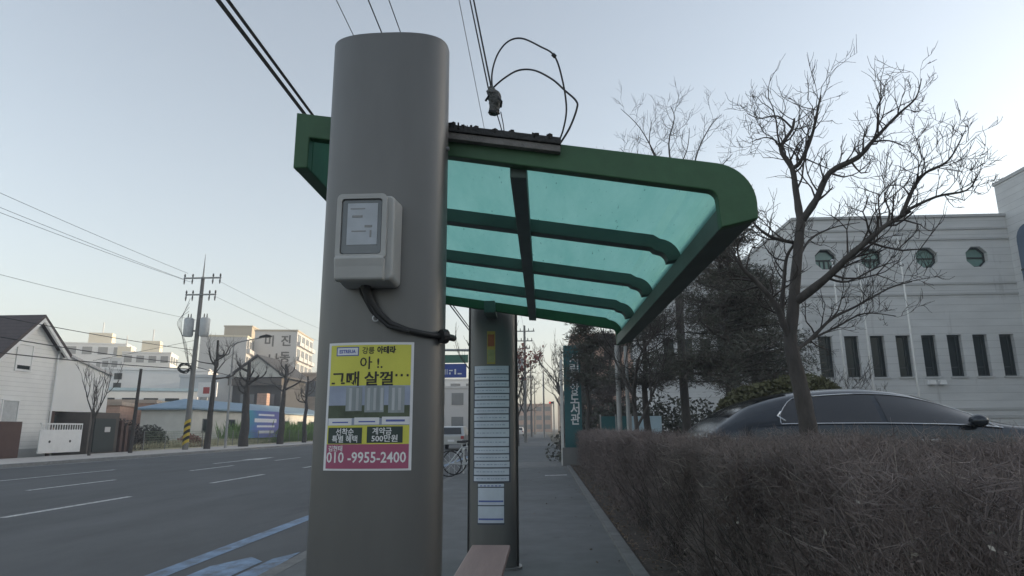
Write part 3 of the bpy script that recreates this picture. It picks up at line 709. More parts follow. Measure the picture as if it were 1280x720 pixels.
def hedge_pts(n, y0, y1, skin=.28):
    y = y0 + (y1 - y0) * rng.random(n) ** 1.2
    w = hedge_w(y)
    top = rng.random(n) < .5
    x = np.where(top, 1.15 + (w - 1.15) * rng.random(n), 1.13 + rng.random(n) ** 2 * skin)
    z = np.where(top, 1.135 - rng.random(n) ** 2 * skin * 1.2, 1.12 * rng.random(n) ** .6)
    z = z + (.03 * np.sin(y * 2.3) + .03 * np.sin(x * 5 + y * 3.7) + .025 * np.sin(y * 7.9 + x * 11)) * top; x = x + .05 * np.sin(y * 3.3 + z * 4) * (~top)
    # loose, gappy growth: thin out patches
    g_ = np.sin(y * 5.1 + z * 3.0) + np.sin(x * 6.3 - y * 2.7 + 1.0) + np.sin(z * 8.0 + y * 3.9 + x * 2.0) + np.sin(y * 11.0 - z * 6.0)
    k = np.flatnonzero(g_ + rng.normal(0, .5, n) > -1.15); k = k[rng.integers(0, len(k), n)]
    P = np.stack([x, y, z], 1)[k]; return P + rng.normal(0, .006, P.shape)
parts = []
for n, y0, y1, l0, l1, ra in ((36000, .35, 6, .05, .20, .0016), (28000, 3, 12, .06, .2, .0021), (16000, 9, 24, .1, .25, .0032)):
    P = hedge_pts(n, y0, y1); D = np.stack([rng.normal(-.12, .62, n), rng.normal(.05, .7, n), rng.normal(.8, .55, n)], 1)
    L_ = rng.uniform(l0, l1, n); P[:, 2] -= L_ * .65 * norm(D)[:, 2].clip(0); P[:, 0] += .03
    parts.append(twig_arrays(P, D, L_, ra * rng.uniform(.6, 1.6, n), .6))
tag(bulk('branches', *cat_arrays(parts), M['hedge1'], hg), kind='stuff')
sm_ = MB(); random.seed(77)
for k in range(420):
    y = .5 + 9 * random.random() ** 1.5; x = random.uniform(1.2, 1.45) if random.random() < .75 else random.uniform(1.4, float(hedge_w(np.array(y))) - .1); p = Vector((x, y, .02)); d = Vector((random.gauss(-.12, .25), random.gauss(0, .3), 1)); pts = [p]
    for j in range(6): d = (d + Vector((random.gauss(0, .22), random.gauss(0, .22), .1))).normalized(); p = p + d * random.uniform(.14, .2); pts.append(p)
    r_ = random.uniform(.003, .007); sm_.tube(pts, [r_ * (1 - .12 * j) for j in range(7)], 5, cap=False)
tag(sm_.build('stems', M['barkdark'], hg), kind='stuff')
n = 420; P = hedge_pts(n, .4, 7); D = np.stack([rng.normal(-.3, .6, n), rng.normal(0, .6, n), rng.normal(.8, .5, n)], 1); L_ = rng.uniform(.08, .24, n); P[:, 2] -= L_ * .7 * norm(D)[:, 2].clip(0)
tag(bulk('pale_branches', *twig_arrays(P, D, L_, .0024 * rng.uniform(.6, 1.6, n), .35), M['hedge2'], hg), kind='stuff')
lp = []
for n, y0, y1, s_ in ((15000, .35, 6, .018), (22000, 3, 12, .023), (15000, 9, 24, .04)):
    P = hedge_pts(n, y0, y1, .34); P[:, 2] -= .03; lp.append(leaf_arrays(P, s_, .42))
tag(bulk('leaves', *cat_arrays(lp), M['hedgeleaf'], hg), kind='stuff')
P = hedge_pts(900, .4, 4.2, .4); P[:, 2] -= .05 + .35 * rng.random(900)
tag(bulk('dry_leaves', *leaf_arrays(P, .026, .5), M['dryleaf'], hg), kind='stuff')
n = 420; P = np.stack([1.22 + .25 * rng.random(n), 1.45 + 1.5 * rng.random(n), .62 + .38 * rng.random(n)], 1); P = P[np.sin(P[:, 1] * 9 + P[:, 2] * 7) + np.sin(P[:, 2] * 13) > .1]
tag(bulk('pale_leaves', *leaf_arrays(P, .034, .42), mat('grey_leaf', (.25, .26, .235), .75, 0, .4, 9), hg), kind='stuff')
n = 2600; P = np.stack([.90 + .9 * rng.random(n) ** 2, .5 + 24 * rng.random(n) ** 1.4, .03 + .03 * rng.random(n)], 1)
n2 = 90; P2 = np.stack([.74 - 1.2 * rng.random(n2) ** 3, 4 + 20 * rng.random(n2), .012 + .01 * rng.random(n2)], 1)
P = np.concatenate([P, P2]); D = rng.normal(size=(len(P), 3)); D[:, 2] *= .3
o = tag(bulk('fallen_leaves', *leaf_arrays(P, .035, .5, D), mat('litter', (.17, .125, .09), .85, 0, .5, 8), None), kind='stuff'); o['label'] = 'dry fallen leaves along the foot of the hedge'; o['category'] = 'leaf litter'

# ------------------------------------------------------------------ pines, bare tree and bush beside the library
def conifer(name, label, loc, h, w, trunk_r, seed, base=.30, m='needle', n=9000, ls=.13, lean=0.0, group='dark evergreen trees by the library'):
    random.seed(seed); r_ = np.random.default_rng(seed)
    t = thing(name, label, 'tree', loc, group); x, y, z = loc
    tk, tw = MB(), MB()
    pts = [Vector((x + lean * k + random.uniform(-.06, .06), y + random.uniform(-.06, .06), z + h * .92 * k)) for k in np.linspace(0, 1, 8)]
    tk.tube(pts, [trunk_r * (1 - .8 * k) for k in np.linspace(0, 1, 8)], 9)
    C, S = [], []
    for k in range(int(22 * w)):
        f = random.uniform(base, 1); i = min(6, int(f * 7)); p = pts[i].lerp(pts[i + 1], f * 7 - i)
        rad = w * (1.08 - f) ** .5 * random.uniform(.5, 1.05); a = random.uniform(0, 6.28)
        e = p + Vector((math.cos(a) * rad, math.sin(a) * rad, random.uniform(-.1, .35) * h * .18))
        mid = p.lerp(e, .5) + Vector((0, 0, random.uniform(-.1, .15)))
        tk.tube([p, mid, e], [trunk_r * .3, trunk_r * .2, trunk_r * .06], 5, cap=False)
        for q_ in (.4, .65, .85, 1.0): C.append(p.lerp(e, q_) + Vector((random.gauss(0, .12), random.gauss(0, .12), random.gauss(.05, .1)))); S.append(random.uniform(.16, .36) * (.7 + .25 * w / 1.5))
    C = np.array(C); S = np.array(S); idx = r_.integers(0, len(C), n)
    P = C[idx] + r_.normal(size=(n, 3)) * S[idx][:, None] * np.array([.62, .62, .36])
    D = norm(P - C[idx]) + r_.normal(size=(n, 3)) * .5 + np.array([0, 0, .15])
    tk.build('trunk', M['barkdark'], t, smooth=70)
    k = int(n * .68); bulk('crown', *leaf_arrays(P[:k], ls, .15, D[:k]), M[m], t)
    bulk('dead_needles', *leaf_arrays(P[k:] - np.array([0, 0, .08]), ls, .13, D[k:]), M['needle2'], t)
    return t
conifer('pine_tree', 'broad dark pine behind the roof corner and left of the bare tree', (4.35, 15.5, .2), 5.8, 2.35, .13, 11, .38, n=25000)
conifer('pine_tree', 'dark pine standing just behind the rear of the dark car', (5.6, 17.5, .2), 5.6, 2.1, .13, 12, .40, n=22000)
conifer('pine_tree', 'narrower dark pine between the two flagless poles and the broad pine', (2.95, 19, .2), 5.6, 1.8, .12, 13, .4, n=17000)
conifer('conifer_tree', 'tall narrow conifer overhanging the top of the library sign', (1.45, 21.5, .0), 5.0, 1.0, .09, 14, .46, n=7000, ls=.17)
conifer('pine_tree', 'dark pine farthest back against the library side wall', (6.8, 24, .2), 7.4, 2.8, .15, 15, .34, n=17000, ls=.2)
conifer('conifer_tree', 'brownish conifer rising behind the library sign', (3.4, 33, .0), 6.2, 2.2, .15, 16, .2, m='needle2', n=14000, ls=.24)

def bare(name, label, loc, h, r, seed, depth=5, m='bark', mt_='twiggrey', ln=None, group=None, spread=.5, lean=(0, 0), leaves=None, up=.12, tmin=.004):
    random.seed(seed); t = thing(name, label, 'tree', loc, group); tk, tw = MB(), MB()
    p = Vector(loc); hh = h * .38
    pts = [p + Vector((lean[0] * k + random.uniform(-.03, .03), lean[1] * k + random.uniform(-.03, .03), hh * k)) for k in np.linspace(0, 1, 6)]
    tk.tube(pts, [r * (1 - .4 * k) for k in np.linspace(0, 1, 6)], 9)
    for k in range(5):
        a = 6.28 * k / 5 + random.uniform(-.4, .4); b = pts[random.choice((3, 4, 5))]
        branch(tk, tw, b.copy(), Vector((math.cos(a) * .6, math.sin(a) * .6, 1)), (ln or h * .30), r * .5, depth - 1, spread, up, 4, .14, tmin, 6)
    tk.build('trunk', M[m], t, smooth=70); tw.build('crown', M[mt_], t)
    if leaves:
        C = np.array(tw.v); P = C[rng.integers(0, len(C), leaves[1])] + rng.normal(size=(leaves[1], 3)) * .12
        bulk('leaves', *leaf_arrays(P, leaves[2], .6), M[leaves[0]], t)
    return t
bt_ = thing('bare_tree', 'pale leafless tree whose fine branches show above the green roof', 'tree', (4.4, 20.5, .2)); random.seed(212)
tk, tw = MB(), MB(); B = lambda x, y, dy=0.0: tuple(at(x, y, 20.5 + dy))
tk.tube(smooth_path([(4.4, 20.5, .19), (4.35, 20.5, 2.2), B(848, 360), B(846, 290)], 4), [.15 - .004 * i for i in range(13)], 9)
for pts, ra, n_ in (([B(846, 292), B(838, 240, .2), B(822, 200, .4), B(800, 160, .6), B(776, 136, .8)], .05, 12), ([B(846, 292), B(842, 230, -.2), B(836, 180, -.3), B(843, 148, -.4), B(838, 132, -.4)], .05, 11),
    ([B(847, 292), B(862, 235, .2), B(872, 190, .4), B(888, 158, .6), B(902, 143, .8)], .05, 13), ([B(848, 300), B(872, 255, -.4), B(896, 215, -.8), B(916, 192, -1)], .045, 12),
    ([B(845, 300), B(815, 250, -.4), B(792, 205, -.8), B(776, 186, -1)], .045, 12), ([B(840, 225, .2), B(858, 190, .5), B(862, 160, .8)], .03, 10), ([B(826, 210, .3), B(812, 180, .1), B(815, 150, 0)], .028, 9)):
    limb(tk, tw, pts, ra * .85, .007, n_, .62, 2, .2, .005, .65, 6)
tk.build('trunk', M['bark'], bt_, smooth=70); tw.build('crown', M['twiggrey'], bt_)
bare('bare_tree', 'slim leafless tree left of the broad pine', (2.15, 15.5, .2), 4.6, .07, 23, 6, 'bark', 'twig', 1.3, spread=.6)
# olive clipped bush
bu = thing('clipped_bush', 'wide olive green clipped bush behind the dark car', 'bush', (4.75, 12.9, .2))
n = 15000; u = rng.normal(size=(n, 3)); u = norm(u); rr = rng.uniform(.72, 1.02, n)[:, None]; P = u * rr * np.array([1.4, .9, .95]); P[:, 2] = np.abs(P[:, 2]); P *= (1 + .06 * np.sin(P[:, :1] * 4))
P += np.array([4.75, 12.9, 1.25])
tkb = MB()
for k in range(7): a = random.uniform(0, 6.28); tkb.tube([(4.75, 12.9, .2), (4.75 + math.cos(a) * .4, 12.9 + math.sin(a) * .3, 1.0), (4.75 + math.cos(a) * .9, 12.9 + math.sin(a) * .7, 1.7)], [.05, .04, .015], 5)
tkb.build('stems', M['barkdark'], bu); bulk('foliage', *leaf_arrays(P, .11, .5), M['bush'], bu)
inn = MB()
for i in range(9):
    for j in range(24):
        a = j / 24 * 6.283; b = i / 8 * 1.5708; inn.v.append((4.75 + 1.1 * math.cos(a) * math.cos(b), 12.9 + .65 * math.sin(a) * math.cos(b), 1.1 + .8 * math.sin(b)))
for i in range(8):
    for j in range(24): inn.f.append((i * 24 + j, i * 24 + (j + 1) % 24, (i + 1) * 24 + (j + 1) % 24, (i + 1) * 24 + j))
inn.build('inner_foliage', M['bush'], bu)
sh = thing('bare_shrub', 'small leafless shrub in front of the library windows', 'shrub', (10.8, 24.5, .2)); a_, b_ = MB(), MB()
random.seed(31)
for k in range(4): branch(a_, b_, Vector((10.8, 24.5, .2)), Vector((random.gauss(0, .25), random.gauss(0, .25), 1)), 1.4, .022, 4, .5, .1, 3, .15, .008, 4)
if a_.v: a_.build('stem', M['barkdark'], sh)
b_.build('twigs', M['barkdark'], sh)

# ------------------------------------------------------------------ library
lib = thing('library_building', 'grey stone library with octagonal windows and a row of tall slit windows', 'building', (17, 35, 0))
LX0, LX1, LY, LZ = 11.9, 21.62, 30.0, 10.75
wl = MB().box(LX0, LX1, LY, LY + .5, .1, LZ)
wall = wl.build('wall', M['stone'], lib)
cut = MB(); win_x = [12.5, 13.67, 14.81, 15.94, 17.07, 18.19, 19.31, 20.47]
for x in win_x: cut.box(x, x + .63, LY - .2, LY + .4, 3.38, 5.24)
def octo(cx, cz, r): return [(cx + r * math.cos(R(22.5 + 45 * k)), cz + r * math.sin(R(22.5 + 45 * k))) for k in range(8)]
oct_x = [13.25, 15.33, 17.82, 20.07]
for x in oct_x: cut.prism_y(octo(x, 8.84, .52), LY - .2, LY + .4)
co_ = cut.build('cutter', None); co_.hide_render = True
bo = wall.modifiers.new('cut', 'BOOLEAN'); bo.object = co_; bo.operation = 'DIFFERENCE'; bo.solver = 'EXACT'
bpy.context.view_layer.update()
nm = bpy.data.meshes.new_from_object(wall.evaluated_get(bpy.context.evaluated_depsgraph_get())); wall.modifiers.clear(); wall.data = nm
bpy.data.objects.remove(co_)
for x in win_x:
    f = MB(); f.box(x, x + .05, LY + .2, LY + .27, 3.38, 5.24); f.box(x + .58, x + .63, LY + .2, LY + .27, 3.38, 5.24); f.box(x + .05, x + .58, LY + .2, LY + .27, 5.17, 5.24); f.box(x + .05, x + .58, LY + .2, LY + .27, 3.38, 3.45); f.box(x + .44, x + .48, LY + .2, LY + .265, 3.45, 5.17); f.box(x + .05, x + .44, LY + .2, LY + .262, 3.78, 3.82)
    w_ = f.build('window', M['frame'], lib)
    MB().box(x + .048, x + .582, LY + .235, LY + .245, 3.448, 5.172).build('pane', M['winglass'], w_)
    MB().box(x - .06, x + .69, LY - .06, LY - .001, 3.30, 3.375).build('sill', M['stoneplain'], w_)
for x in oct_x:
    f = MB(); o_ = octo(x, 8.84, .519); i_ = octo(x, 8.84, .44); n = 8
    f.add([(a, LY + .22, b) for a, b in o_] + [(a, LY + .22, b) for a, b in i_] + [(a, LY + .32, b) for a, b in o_] + [(a, LY + .32, b) for a, b in i_],
          [q_ for i in range(n) for q_ in ((i, (i + 1) % n, n + (i + 1) % n, n + i), (n + i, n + (i + 1) % n, 3 * n + (i + 1) % n, 3 * n + i))])
    f.box(x - .43, x + .43, LY + .22, LY + .30, 8.80, 8.87)
    if x < 16: f.box(x - .03, x + .03, LY + .225, LY + .30, 8.42, 8.79); f.box(x - .22, x - .18, LY + .226, LY + .30, 8.45, 8.79); f.box(x + .18, x + .22, LY + .226, LY + .30, 8.45, 8.79)
    w_ = f.build('octagonal_window', M['frame'], lib)
    MB().prism_y(octo(x, 8.84, .45), LY + .27, LY + .28).build('pane', M['greenglass'], w_)
for za, zb in ((9.75, 10.15), (7.15, 7.55)):
    MB().box(LX0 - .02, LX1, LY - .05, LY - .002, zb, zb + .09).build('band', M['stoneplain'], lib)
    MB().box(LX0 - .02, LX1, LY - .05, LY - .002, za - .09, za).build('band', M['stoneplain'], lib)
for z in (1.9, 1.55): MB().box(LX0 - .02, LX1, LY - .05, LY - .002, z, z + .10).build('band', M['stoneplain'], lib)
MB().box(LX0 - .06, LX1, LY - .08, LY + .5, LZ, LZ + .13).build('coping', M['stoneplain'], lib, bev=.01)
MB().box(LX0, LX0 + .4, LY + .5, 52, .1, LZ).build('side_wall', M['stone'], lib)
MB().box(LX0 - .06, LX0 + .45, LY + .5, 52, LZ, LZ + .13).build('coping', M['stoneplain'], lib)
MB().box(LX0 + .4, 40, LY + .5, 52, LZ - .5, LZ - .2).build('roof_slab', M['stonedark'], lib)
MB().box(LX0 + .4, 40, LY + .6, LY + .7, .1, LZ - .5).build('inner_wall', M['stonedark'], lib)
MB().box(LX1, 40, 22.0, 30.35, .1, 12.35).build('stair_block', M['stone'], lib)
MB().box(LX1 - .05, 40.05, 21.95, 30.4, 12.35, 12.5).build('coping', M['stoneplain'], lib)
bw = [(y, z) for y, z in ([(28.2, 6.5), (29.45, 6.5), (29.45, 9.4)] + [(28.825 + .625 * math.cos(R(a)), 9.4 + .625 * math.sin(R(a))) for a in range(20, 180, 20)] + [(28.2, 9.4)])]
f = MB().prism_x(bw, LX1 - .06, LX1 - .002).build('arched_window', M['blueglass'], lib)
MB().box(LX1 - .09, LX1 - .061, 28.2, 29.45, 8.0, 8.08).build('mullion', M['frame'], f)
for x in (17.05, 17.5): MB().prism_y([(x, 3.02), (x + .3, 3.02), (x + .26, 3.22), (x + .04, 3.22)], LY - .22, LY - .001).build('wall_light', M['white'], lib)
MB().box(6.9, LX0 - .1, 40, 50, .1, 12.0).build('rear_wing', M['stone'], lib)
for k in range(4): MB().box(7.4 + 1.1 * k, 8.0 + 1.1 * k, 39.93, 39.998, 4.0, 6.5).build('wing_window', M['winglass'], lib)
# flagpoles in front
fp0 = thing('flagpole', 'bare white flagpole right of the foreground tree, in front of the octagonal windows', 'flagpole', (14.2, 25.6, .2), 'bare flagpoles in front of the library')
zt_ = at(1128, 295, 25.6)[2]
MB().tube([(14.2, 25.6, .2), (14.2, 25.6, 4), (14.2, 25.6, zt_)], [.055, .045, .03], 10).build('pole', M['flagpole'], fp0, smooth=60)
MB().tube([(14.2, 25.6, zt_), (14.2, 25.6, zt_ + .05), (14.2, 25.6, zt_ + .12)], [.05, .09, .03], 10).build('finial', M['flagpole'], fp0)
MB().box(14.0, 14.4, 25.4, 25.8, .2, .5).build('base', M['stoneplain'], fp0, bev=.01)
c1 = dup(fp0, (11.55, 25.6, .2), 'bare white flagpole, nearest to the trunk of the foreground tree'); c1.scale = (1, 1, .88)
c2 = dup(fp0, (12.55, 25.6, .2), 'bare white flagpole, middle of the three before the library'); c2.scale = (1, 1, .88)

# library sign pylon
sg = thing('library_sign', 'tall teal sign pylon with white vertical letters beside the hedge', 'sign', (.98, 23.0, 0))
MB().box(.74, 1.33, 22.94, 23.1, .6, 4.1).build('panel', M['teal'], sg, bev=.01)
MB().box(.60, .70, 22.96, 23.08, 0, 3.6).build('post', M['flagpole'], sg, bev=.01)
MB().box(.64, 1.36, 22.90, 23.14, 0, .6).build('plinth', M['stonedark'], sg, bev=.01)
def flat_text(name, parent, body, m, loc, size, width=None, bold=0, axis='y', d=.004):
    co, fs = text_mesh(body, size, bold, 'CENTER', width); c0 = (co[:, 0].max() + co[:, 0].min()) / 2; c1 = (co[:, 1].max() + co[:, 1].min()) / 2
    if axis == 'y': vs = [(loc[0] + a - c0, loc[1], loc[2] + b - c1) for a, b, _ in co]
    else: vs = [(loc[0], loc[1] + a - c0, loc[2] + b - c1) for a, b, _ in co]
    return MB().add(vs, fs).build(name, m, parent)
zz = 3.92
for i, ch in enumerate('시립중앙도서관'):
    flat_text('letter', sg, ch, M['pwhite_ink'], (1.10, 22.934, 3.62 - .345 * i), .40, .31, .008)

# slim grey posts by the sign
p0 = tag(MB().tube([(2.12, 18.6, 0), (2.12, 18.6, 3.55)], .07, 10).build('grey_post', M['greypole'], None, smooth=60), 'slim grey post behind the hedge, left of the pair', 'post', 'slim grey posts behind the hedge')
p1_ = tag(MB().tube([(2.34, 18.4, 0), (2.34, 18.4, 3.5)], .055, 10).build('grey_post', M['greypole'], None, smooth=60), 'slim grey post behind the hedge, right of the pair', 'post', 'slim grey posts behind the hedge')
# pale blue panel fence behind hedge
pf = thing('panel_fence', 'low pale blue panel fence behind the far end of the hedge', 'fence', (2.6, 22, 0))
for k in range(4):
    MB().box(1.9 + .5 * k, 2.37 + .5 * k, 21.98, 22.02, .15, 1.62).build('panel', M['paleblue' if k > 1 else 'teal'], pf, bev=.005)
    MB().box(1.86 + .5 * k, 1.9 + .5 * k, 21.97, 22.05, 0, 1.68).build('post', M['greypole'], pf)

# ------------------------------------------------------------------ dark sedan behind the hedge
car = thing('sedan', 'dark navy sedan with chrome window trim parked behind the hedge', 'car', (4.0, 8.3, .2))
# stations along X (rear -> front): x, roof/hood z, belt z, half width at belt, half width at top
ST = [(1.83, .84, .78, .70, .60), (1.89, .98, .92, .80, .68), (2.01, 1.035, .97, .86, .72), (2.13, 1.105, 1.01, .885, .68), (2.3, 1.24, 1.035, .90, .63), (2.62, 1.345, 1.045, .905, .60), (2.95, 1.41, 1.05, .91, .60), (3.35, 1.447, 1.05, .915, .61), (3.75, 1.455, 1.048, .915, .615), (4.15, 1.415, 1.04, .915, .60), (4.5, 1.31, 1.03, .91, .62), (4.82, 1.165, 1.015, .905, .66), (5.08, 1.045, .985, .895, .73), (5.6, 1.0, .93, .88, .74), (6.1, .94, .87, .86, .72), (6.4, .85, .78, .80, .66), (6.5, .70, .66, .70, .58)]
CYc, CZ0 = 8.42, .235
def sect(s_, side=None):
    x, zr, zb, wb, wt = s_; zlow = .24
    half = [(wb * .93, zlow), (wb * 1.0, .42), (wb * 1.015, .66 if zb > .7 else zb * .9), (wb * 1.0, zb - .06), (wb * .985, zb), (wb * .985 * .6 + wt * .4 * 1.03, zb + (zr - zb) * .42), (wt * 1.06, zb + (zr - zb) * .82), (wt * .9, zr - (zr - zb) * .05), (wt * .45, zr + .012), (0, zr + .018)]
    return [(x, CYc - w, CZ0 + z) for w, z in half] + [(x, CYc + w, CZ0 + z) for w, z in half[-2::-1]]
def loft(sts):
    mb = MB(); n = len(sect(sts[0]))
    for s_ in sts: mb.v += sect(s_)
    for i in range(len(sts) - 1):
        for j in range(n - 1): a = i * n + j; mb.f.append((a, a + 1, a + n + 1, a + n))
        a = i * n; mb.f.append((a + n - 1, a, a + n, a + n + n - 1))
    mb.f.append(tuple(range(n))); mb.f.append(tuple(range((len(sts) - 1) * n, len(sts) * n))[::-1])
    return mb
def interp(x):
    for a, b in zip(ST[:-1], ST[1:]):
        if a[0] <= x <= b[0]:
            t = (x - a[0]) / (b[0] - a[0]); return tuple(a[k] + (b[k] - a[k]) * t for k in range(5))
fine = [interp(x) for x in np.linspace(ST[0][0], ST[-1][0] - .001, 70)]
def sm(k, i): # light smoothing of stations
    return sum(fine[max(0, min(69, i + d))][k] for d in (-2, -1, 0, 1, 2)) / 5
fine = [fine[i] if i in (0, 69) else tuple([fine[i][0]] + [sm(k, i) for k in range(1, 5)]) for i in range(70)]
body = loft(fine).build('body', M['carpaint'], car, smooth=50)
def fint(x):
    for a, b in zip(fine[:-1], fine[1:]):
        if a[0] <= x <= b[0] + 1e-6:
            t = (x - a[0]) / (b[0] - a[0]); return tuple(a[k] + (b[k] - a[k]) * t for k in range(5))
def side_pt(x, f, side, off=.004):
    """point on the greenhouse side; f 0 at belt .. 1 near roof edge"""
    x_, zr, zb, wb, wt = fint(x)
    tab = [(0, wb * .985, zb), (.42, wb * .985 * .6 + wt * .4 * 1.03, zb + (zr - zb) * .42), (.82, wt * 1.06, zb + (zr - zb) * .82), (.95, wt * .9, zr - (zr - zb) * .05)]
    for a, b in zip(tab[:-1], tab[1:]):
        if a[0] <= f <= b[0]:
            t = (f - a[0]) / (b[0] - a[0]); w = a[1] + (b[1] - a[1]) * t; z = a[2] + (b[2] - a[2]) * t
    return (x, CYc + side * (w + off), CZ0 + z + off * .4)
def side_patch(xs, f0, f1, side, off):
    mb = MB(); n = 5
    for x in xs:
        for k in range(n + 1): mb.v.append(side_pt(x, f0(x) + (f1(x) - f0(x)) * k / n, side, off))
    for i in range(len(xs) - 1):
        for k in range(n): a = i * (n + 1) + k; mb.f.append((a, a + 1, a + n + 2, a + n + 1))
    return mb
flo = lambda x: .03
def ftop(xa, xb, ra, rb):
    def g_(x):
        t = 1
        if x < xa + ra: t = min(t, math.sqrt(max(0, 1 - ((xa + ra - x) / ra) ** 2)))
        if x > xb - rb: t = min(t, (xb - x) / rb * 1.0 + .02)
        return .03 + (.80 - .03) * max(.02, t)
    return g_
for s_ in (-1, 1):
    gt = lambda x: .80 if 2.85 < x < 4.45 else (.03 + .77 * max(.0, min(1, (x - 2.62) / .23)) ** .6 if x <= 2.85 else .80)
    xs1 = np.linspace(2.66, 3.74, 18); xs2 = np.linspace(3.80, 4.96, 20)
    gt2 = lambda x: .80 if x < 4.8 else .80 - (x - 4.8) / .16 * .75
    side_patch(xs1, flo, gt, s_, .005).build('side_window', M['carglass'], car, smooth=60)
    side_patch(xs2, flo, gt2, s_, .005).build('side_window', M['carglass'], car, smooth=60)
    MB().tube([side_pt(x, .0, s_, .008) for x in np.linspace(2.64, 5.02, 24)], .0085, 6).build('chrome_trim', M['chrome'], car, smooth=60)
    arcp = [side_pt(2.64, .02, s_, .008)] + [side_pt(x, min(.83, gt(x) + .03), s_, .008) for x in np.linspace(2.66, 4.75, 30)] + [side_pt(x, max(.02, gt2(x) + .03), s_, .008) for x in np.linspace(4.8, 4.98, 5)]
    MB().tube(arcp, .0065, 6).build('chrome_trim', M['chrome'], car, smooth=60)
    # hooked chrome accent at the rear quarter window
    MB().tube([side_pt(2.68, .44, s_, .012), side_pt(2.63, .30, s_, .012), side_pt(2.70, .10, s_, .012)], .011, 6).build('chrome_trim', M['chrome'], car)
    mr = MB(); mp_ = side_pt(4.72, .16, s_, .0); cxm, cym, czm = mp_[0], mp_[1] + s_ * .12, mp_[2] + .02
    for i in range(7):
        for j in range(12):
            b = -1.5708 + i / 6 * 3.1416; a = j / 12 * 6.283; mr.v.append((cxm + .09 * math.cos(b) * math.cos(a), cym + .11 * math.cos(b) * math.sin(a), czm + .07 * math.sin(b)))
    for i in range(6):
        for j in range(12): mr.f.append((i * 12 + j, i * 12 + (j + 1) % 12, (i + 1) * 12 + (j + 1) % 12, (i + 1) * 12 + j))
    mo = mr.build('mirror', M['carpaint'], car, smooth=70)
    MB().box(cxm - .03, cxm + .03, min(mp_[1] - s_ * .03, cym), max(mp_[1] - s_ * .03, cym), czm - .07, czm - .03).build('mirror_arm', M['black'], mo)
    MB().box(3.2, 3.42, CYc + s_ * .935 - .012, CYc + s_ * .935 + .012, CZ0 + .86, CZ0 + .89).build('door_handle', M['chrome'], car, bev=.004)
    MB().box(4.1, 4.32, CYc + s_ * .94 - .012, CYc + s_ * .94 + .012, CZ0 + .85, CZ0 + .88).build('door_handle', M['chrome'], car, bev=.004)
    MB().box(1.84, 2.0, CYc + s_ * .66 - .12, CYc + s_ * .66 + .12, CZ0 + .78, CZ0 + .90).build('tail_lamp', M['red'], car, bev=.02)
    MB().box(6.30, 6.46, CYc + s_ * .62 - .13, CYc + s_ * .62 + .13, CZ0 + .66, CZ0 + .78).build('headlight', M['chrome'], car, bev=.02)
    for xw in (2.45, 5.35):
        yw = CYc + s_ * .80
        wh = MB().tube([(xw, yw - .11, CZ0 + .33), (xw, yw + .13 * s_ if s_ > 0 else yw + .11, CZ0 + .33)], .33, 28).build('wheel', M['tyre'], car, bev=.02, smooth=40)
        yo = yw + s_ * .135; MB().tube([(xw, yo - .012, CZ0 + .33), (xw, yo + .012, CZ0 + .33)], .22, 20).build('rim', M['silver'], wh, smooth=40)
def top_patch(x0, x1, m, name, ww):
    mb = MB(); xs = np.linspace(x0, x1, 12); n = 8
    for x in xs:
        x_, zr, zb, wb, wt = fint(x)
        for k in range(n + 1):
            u = -1 + 2 * k / n; w = wt * ww * u; au = abs(u) * ww
            z = zr + .018 - (.006 * au / .45 if au < .45 else .006 + (au - .45) / .45 * (.012 + (zr - zb) * .05))
            mb.v.append((x, CYc + w, CZ0 + z + .005))
    for i in range(11):
        for k in range(n): a = i * (n + 1) + k; mb.f.append((a, a + 1, a + n + 2, a + n + 1))
    return mb.build(name, m, car, smooth=60)
top_patch(4.28, 5.02, M['carglass'], 'windshield', .88)
top_patch(2.15, 2.86, M['carglass'], 'rear_window', .86)

# ------------------------------------------------------------------ left side of the street
# utility pole with transformers
up = thing('utility_pole', 'concrete utility pole with crossarms, two transformers and striped base', 'utility pole', (-24.1, 44, 0))
UX, UY = -24.1, 44
MB().tube([(UX, UY, 0), (UX + .05, UY, 6), (UX + .12, UY, 11.9)], [.19, .16, .12], 14).build('pole', M['concrete'], up, smooth=60)
MB().tube([(UX + .12, UY, 11.9), (UX + .14, UY, 13.6)], [.06, .012], 8).build('lightning_rod', M['greypole'], up)
sb = MB(); sb2 = MB()
nseg = 7
for k in range(nseg):
    z_ = .35 + .22 * k
    ring = []
    m_ = sb if k % 2 == 0 else sb2; n = 16; kk = len(m_.v)
    for dz in (0, .22):
        for j in range(n): a = 6.283 * j / n; m_.v.append((UX + .2 * math.cos(a), UY + .2 * math.sin(a), z_ + dz + .14 * math.cos(a)))
    for j in range(n): m_.f.append((kk + j, kk + (j + 1) % n, kk + n + (j + 1) % n, kk + n + j))
sb.build('warning_stripe', M['stripeY'], up); sb2.build('warning_stripe', M['black'], up)
for z, hw, dx in ((11.75, 1.35, .08), (10.55, 1.1, .07)):
    ca = MB().box(UX + dx - hw + .1, UX + dx + hw + .1, UY - .22, UY - .14, z, z + .1).build('crossarm', M['steel'], up)
    for k in (-1, -.55, .6, 1):
        xx = UX + dx + .1 + k * hw * .95
        MB().tube([(xx, UY - .18, z + .1), (xx, UY - .18, z + .22), (xx, UY - .18, z + .36)], [.03, .07, .035], 8).build('insulator', M['insul'], ca)
        MB().tube([(xx, UY - .18, z), (xx + .05, UY - .3, z - .2), (xx + .08, UY - .35, z - .42)], [.03, .06, .03], 8).build('insulator', M['insul'], ca)
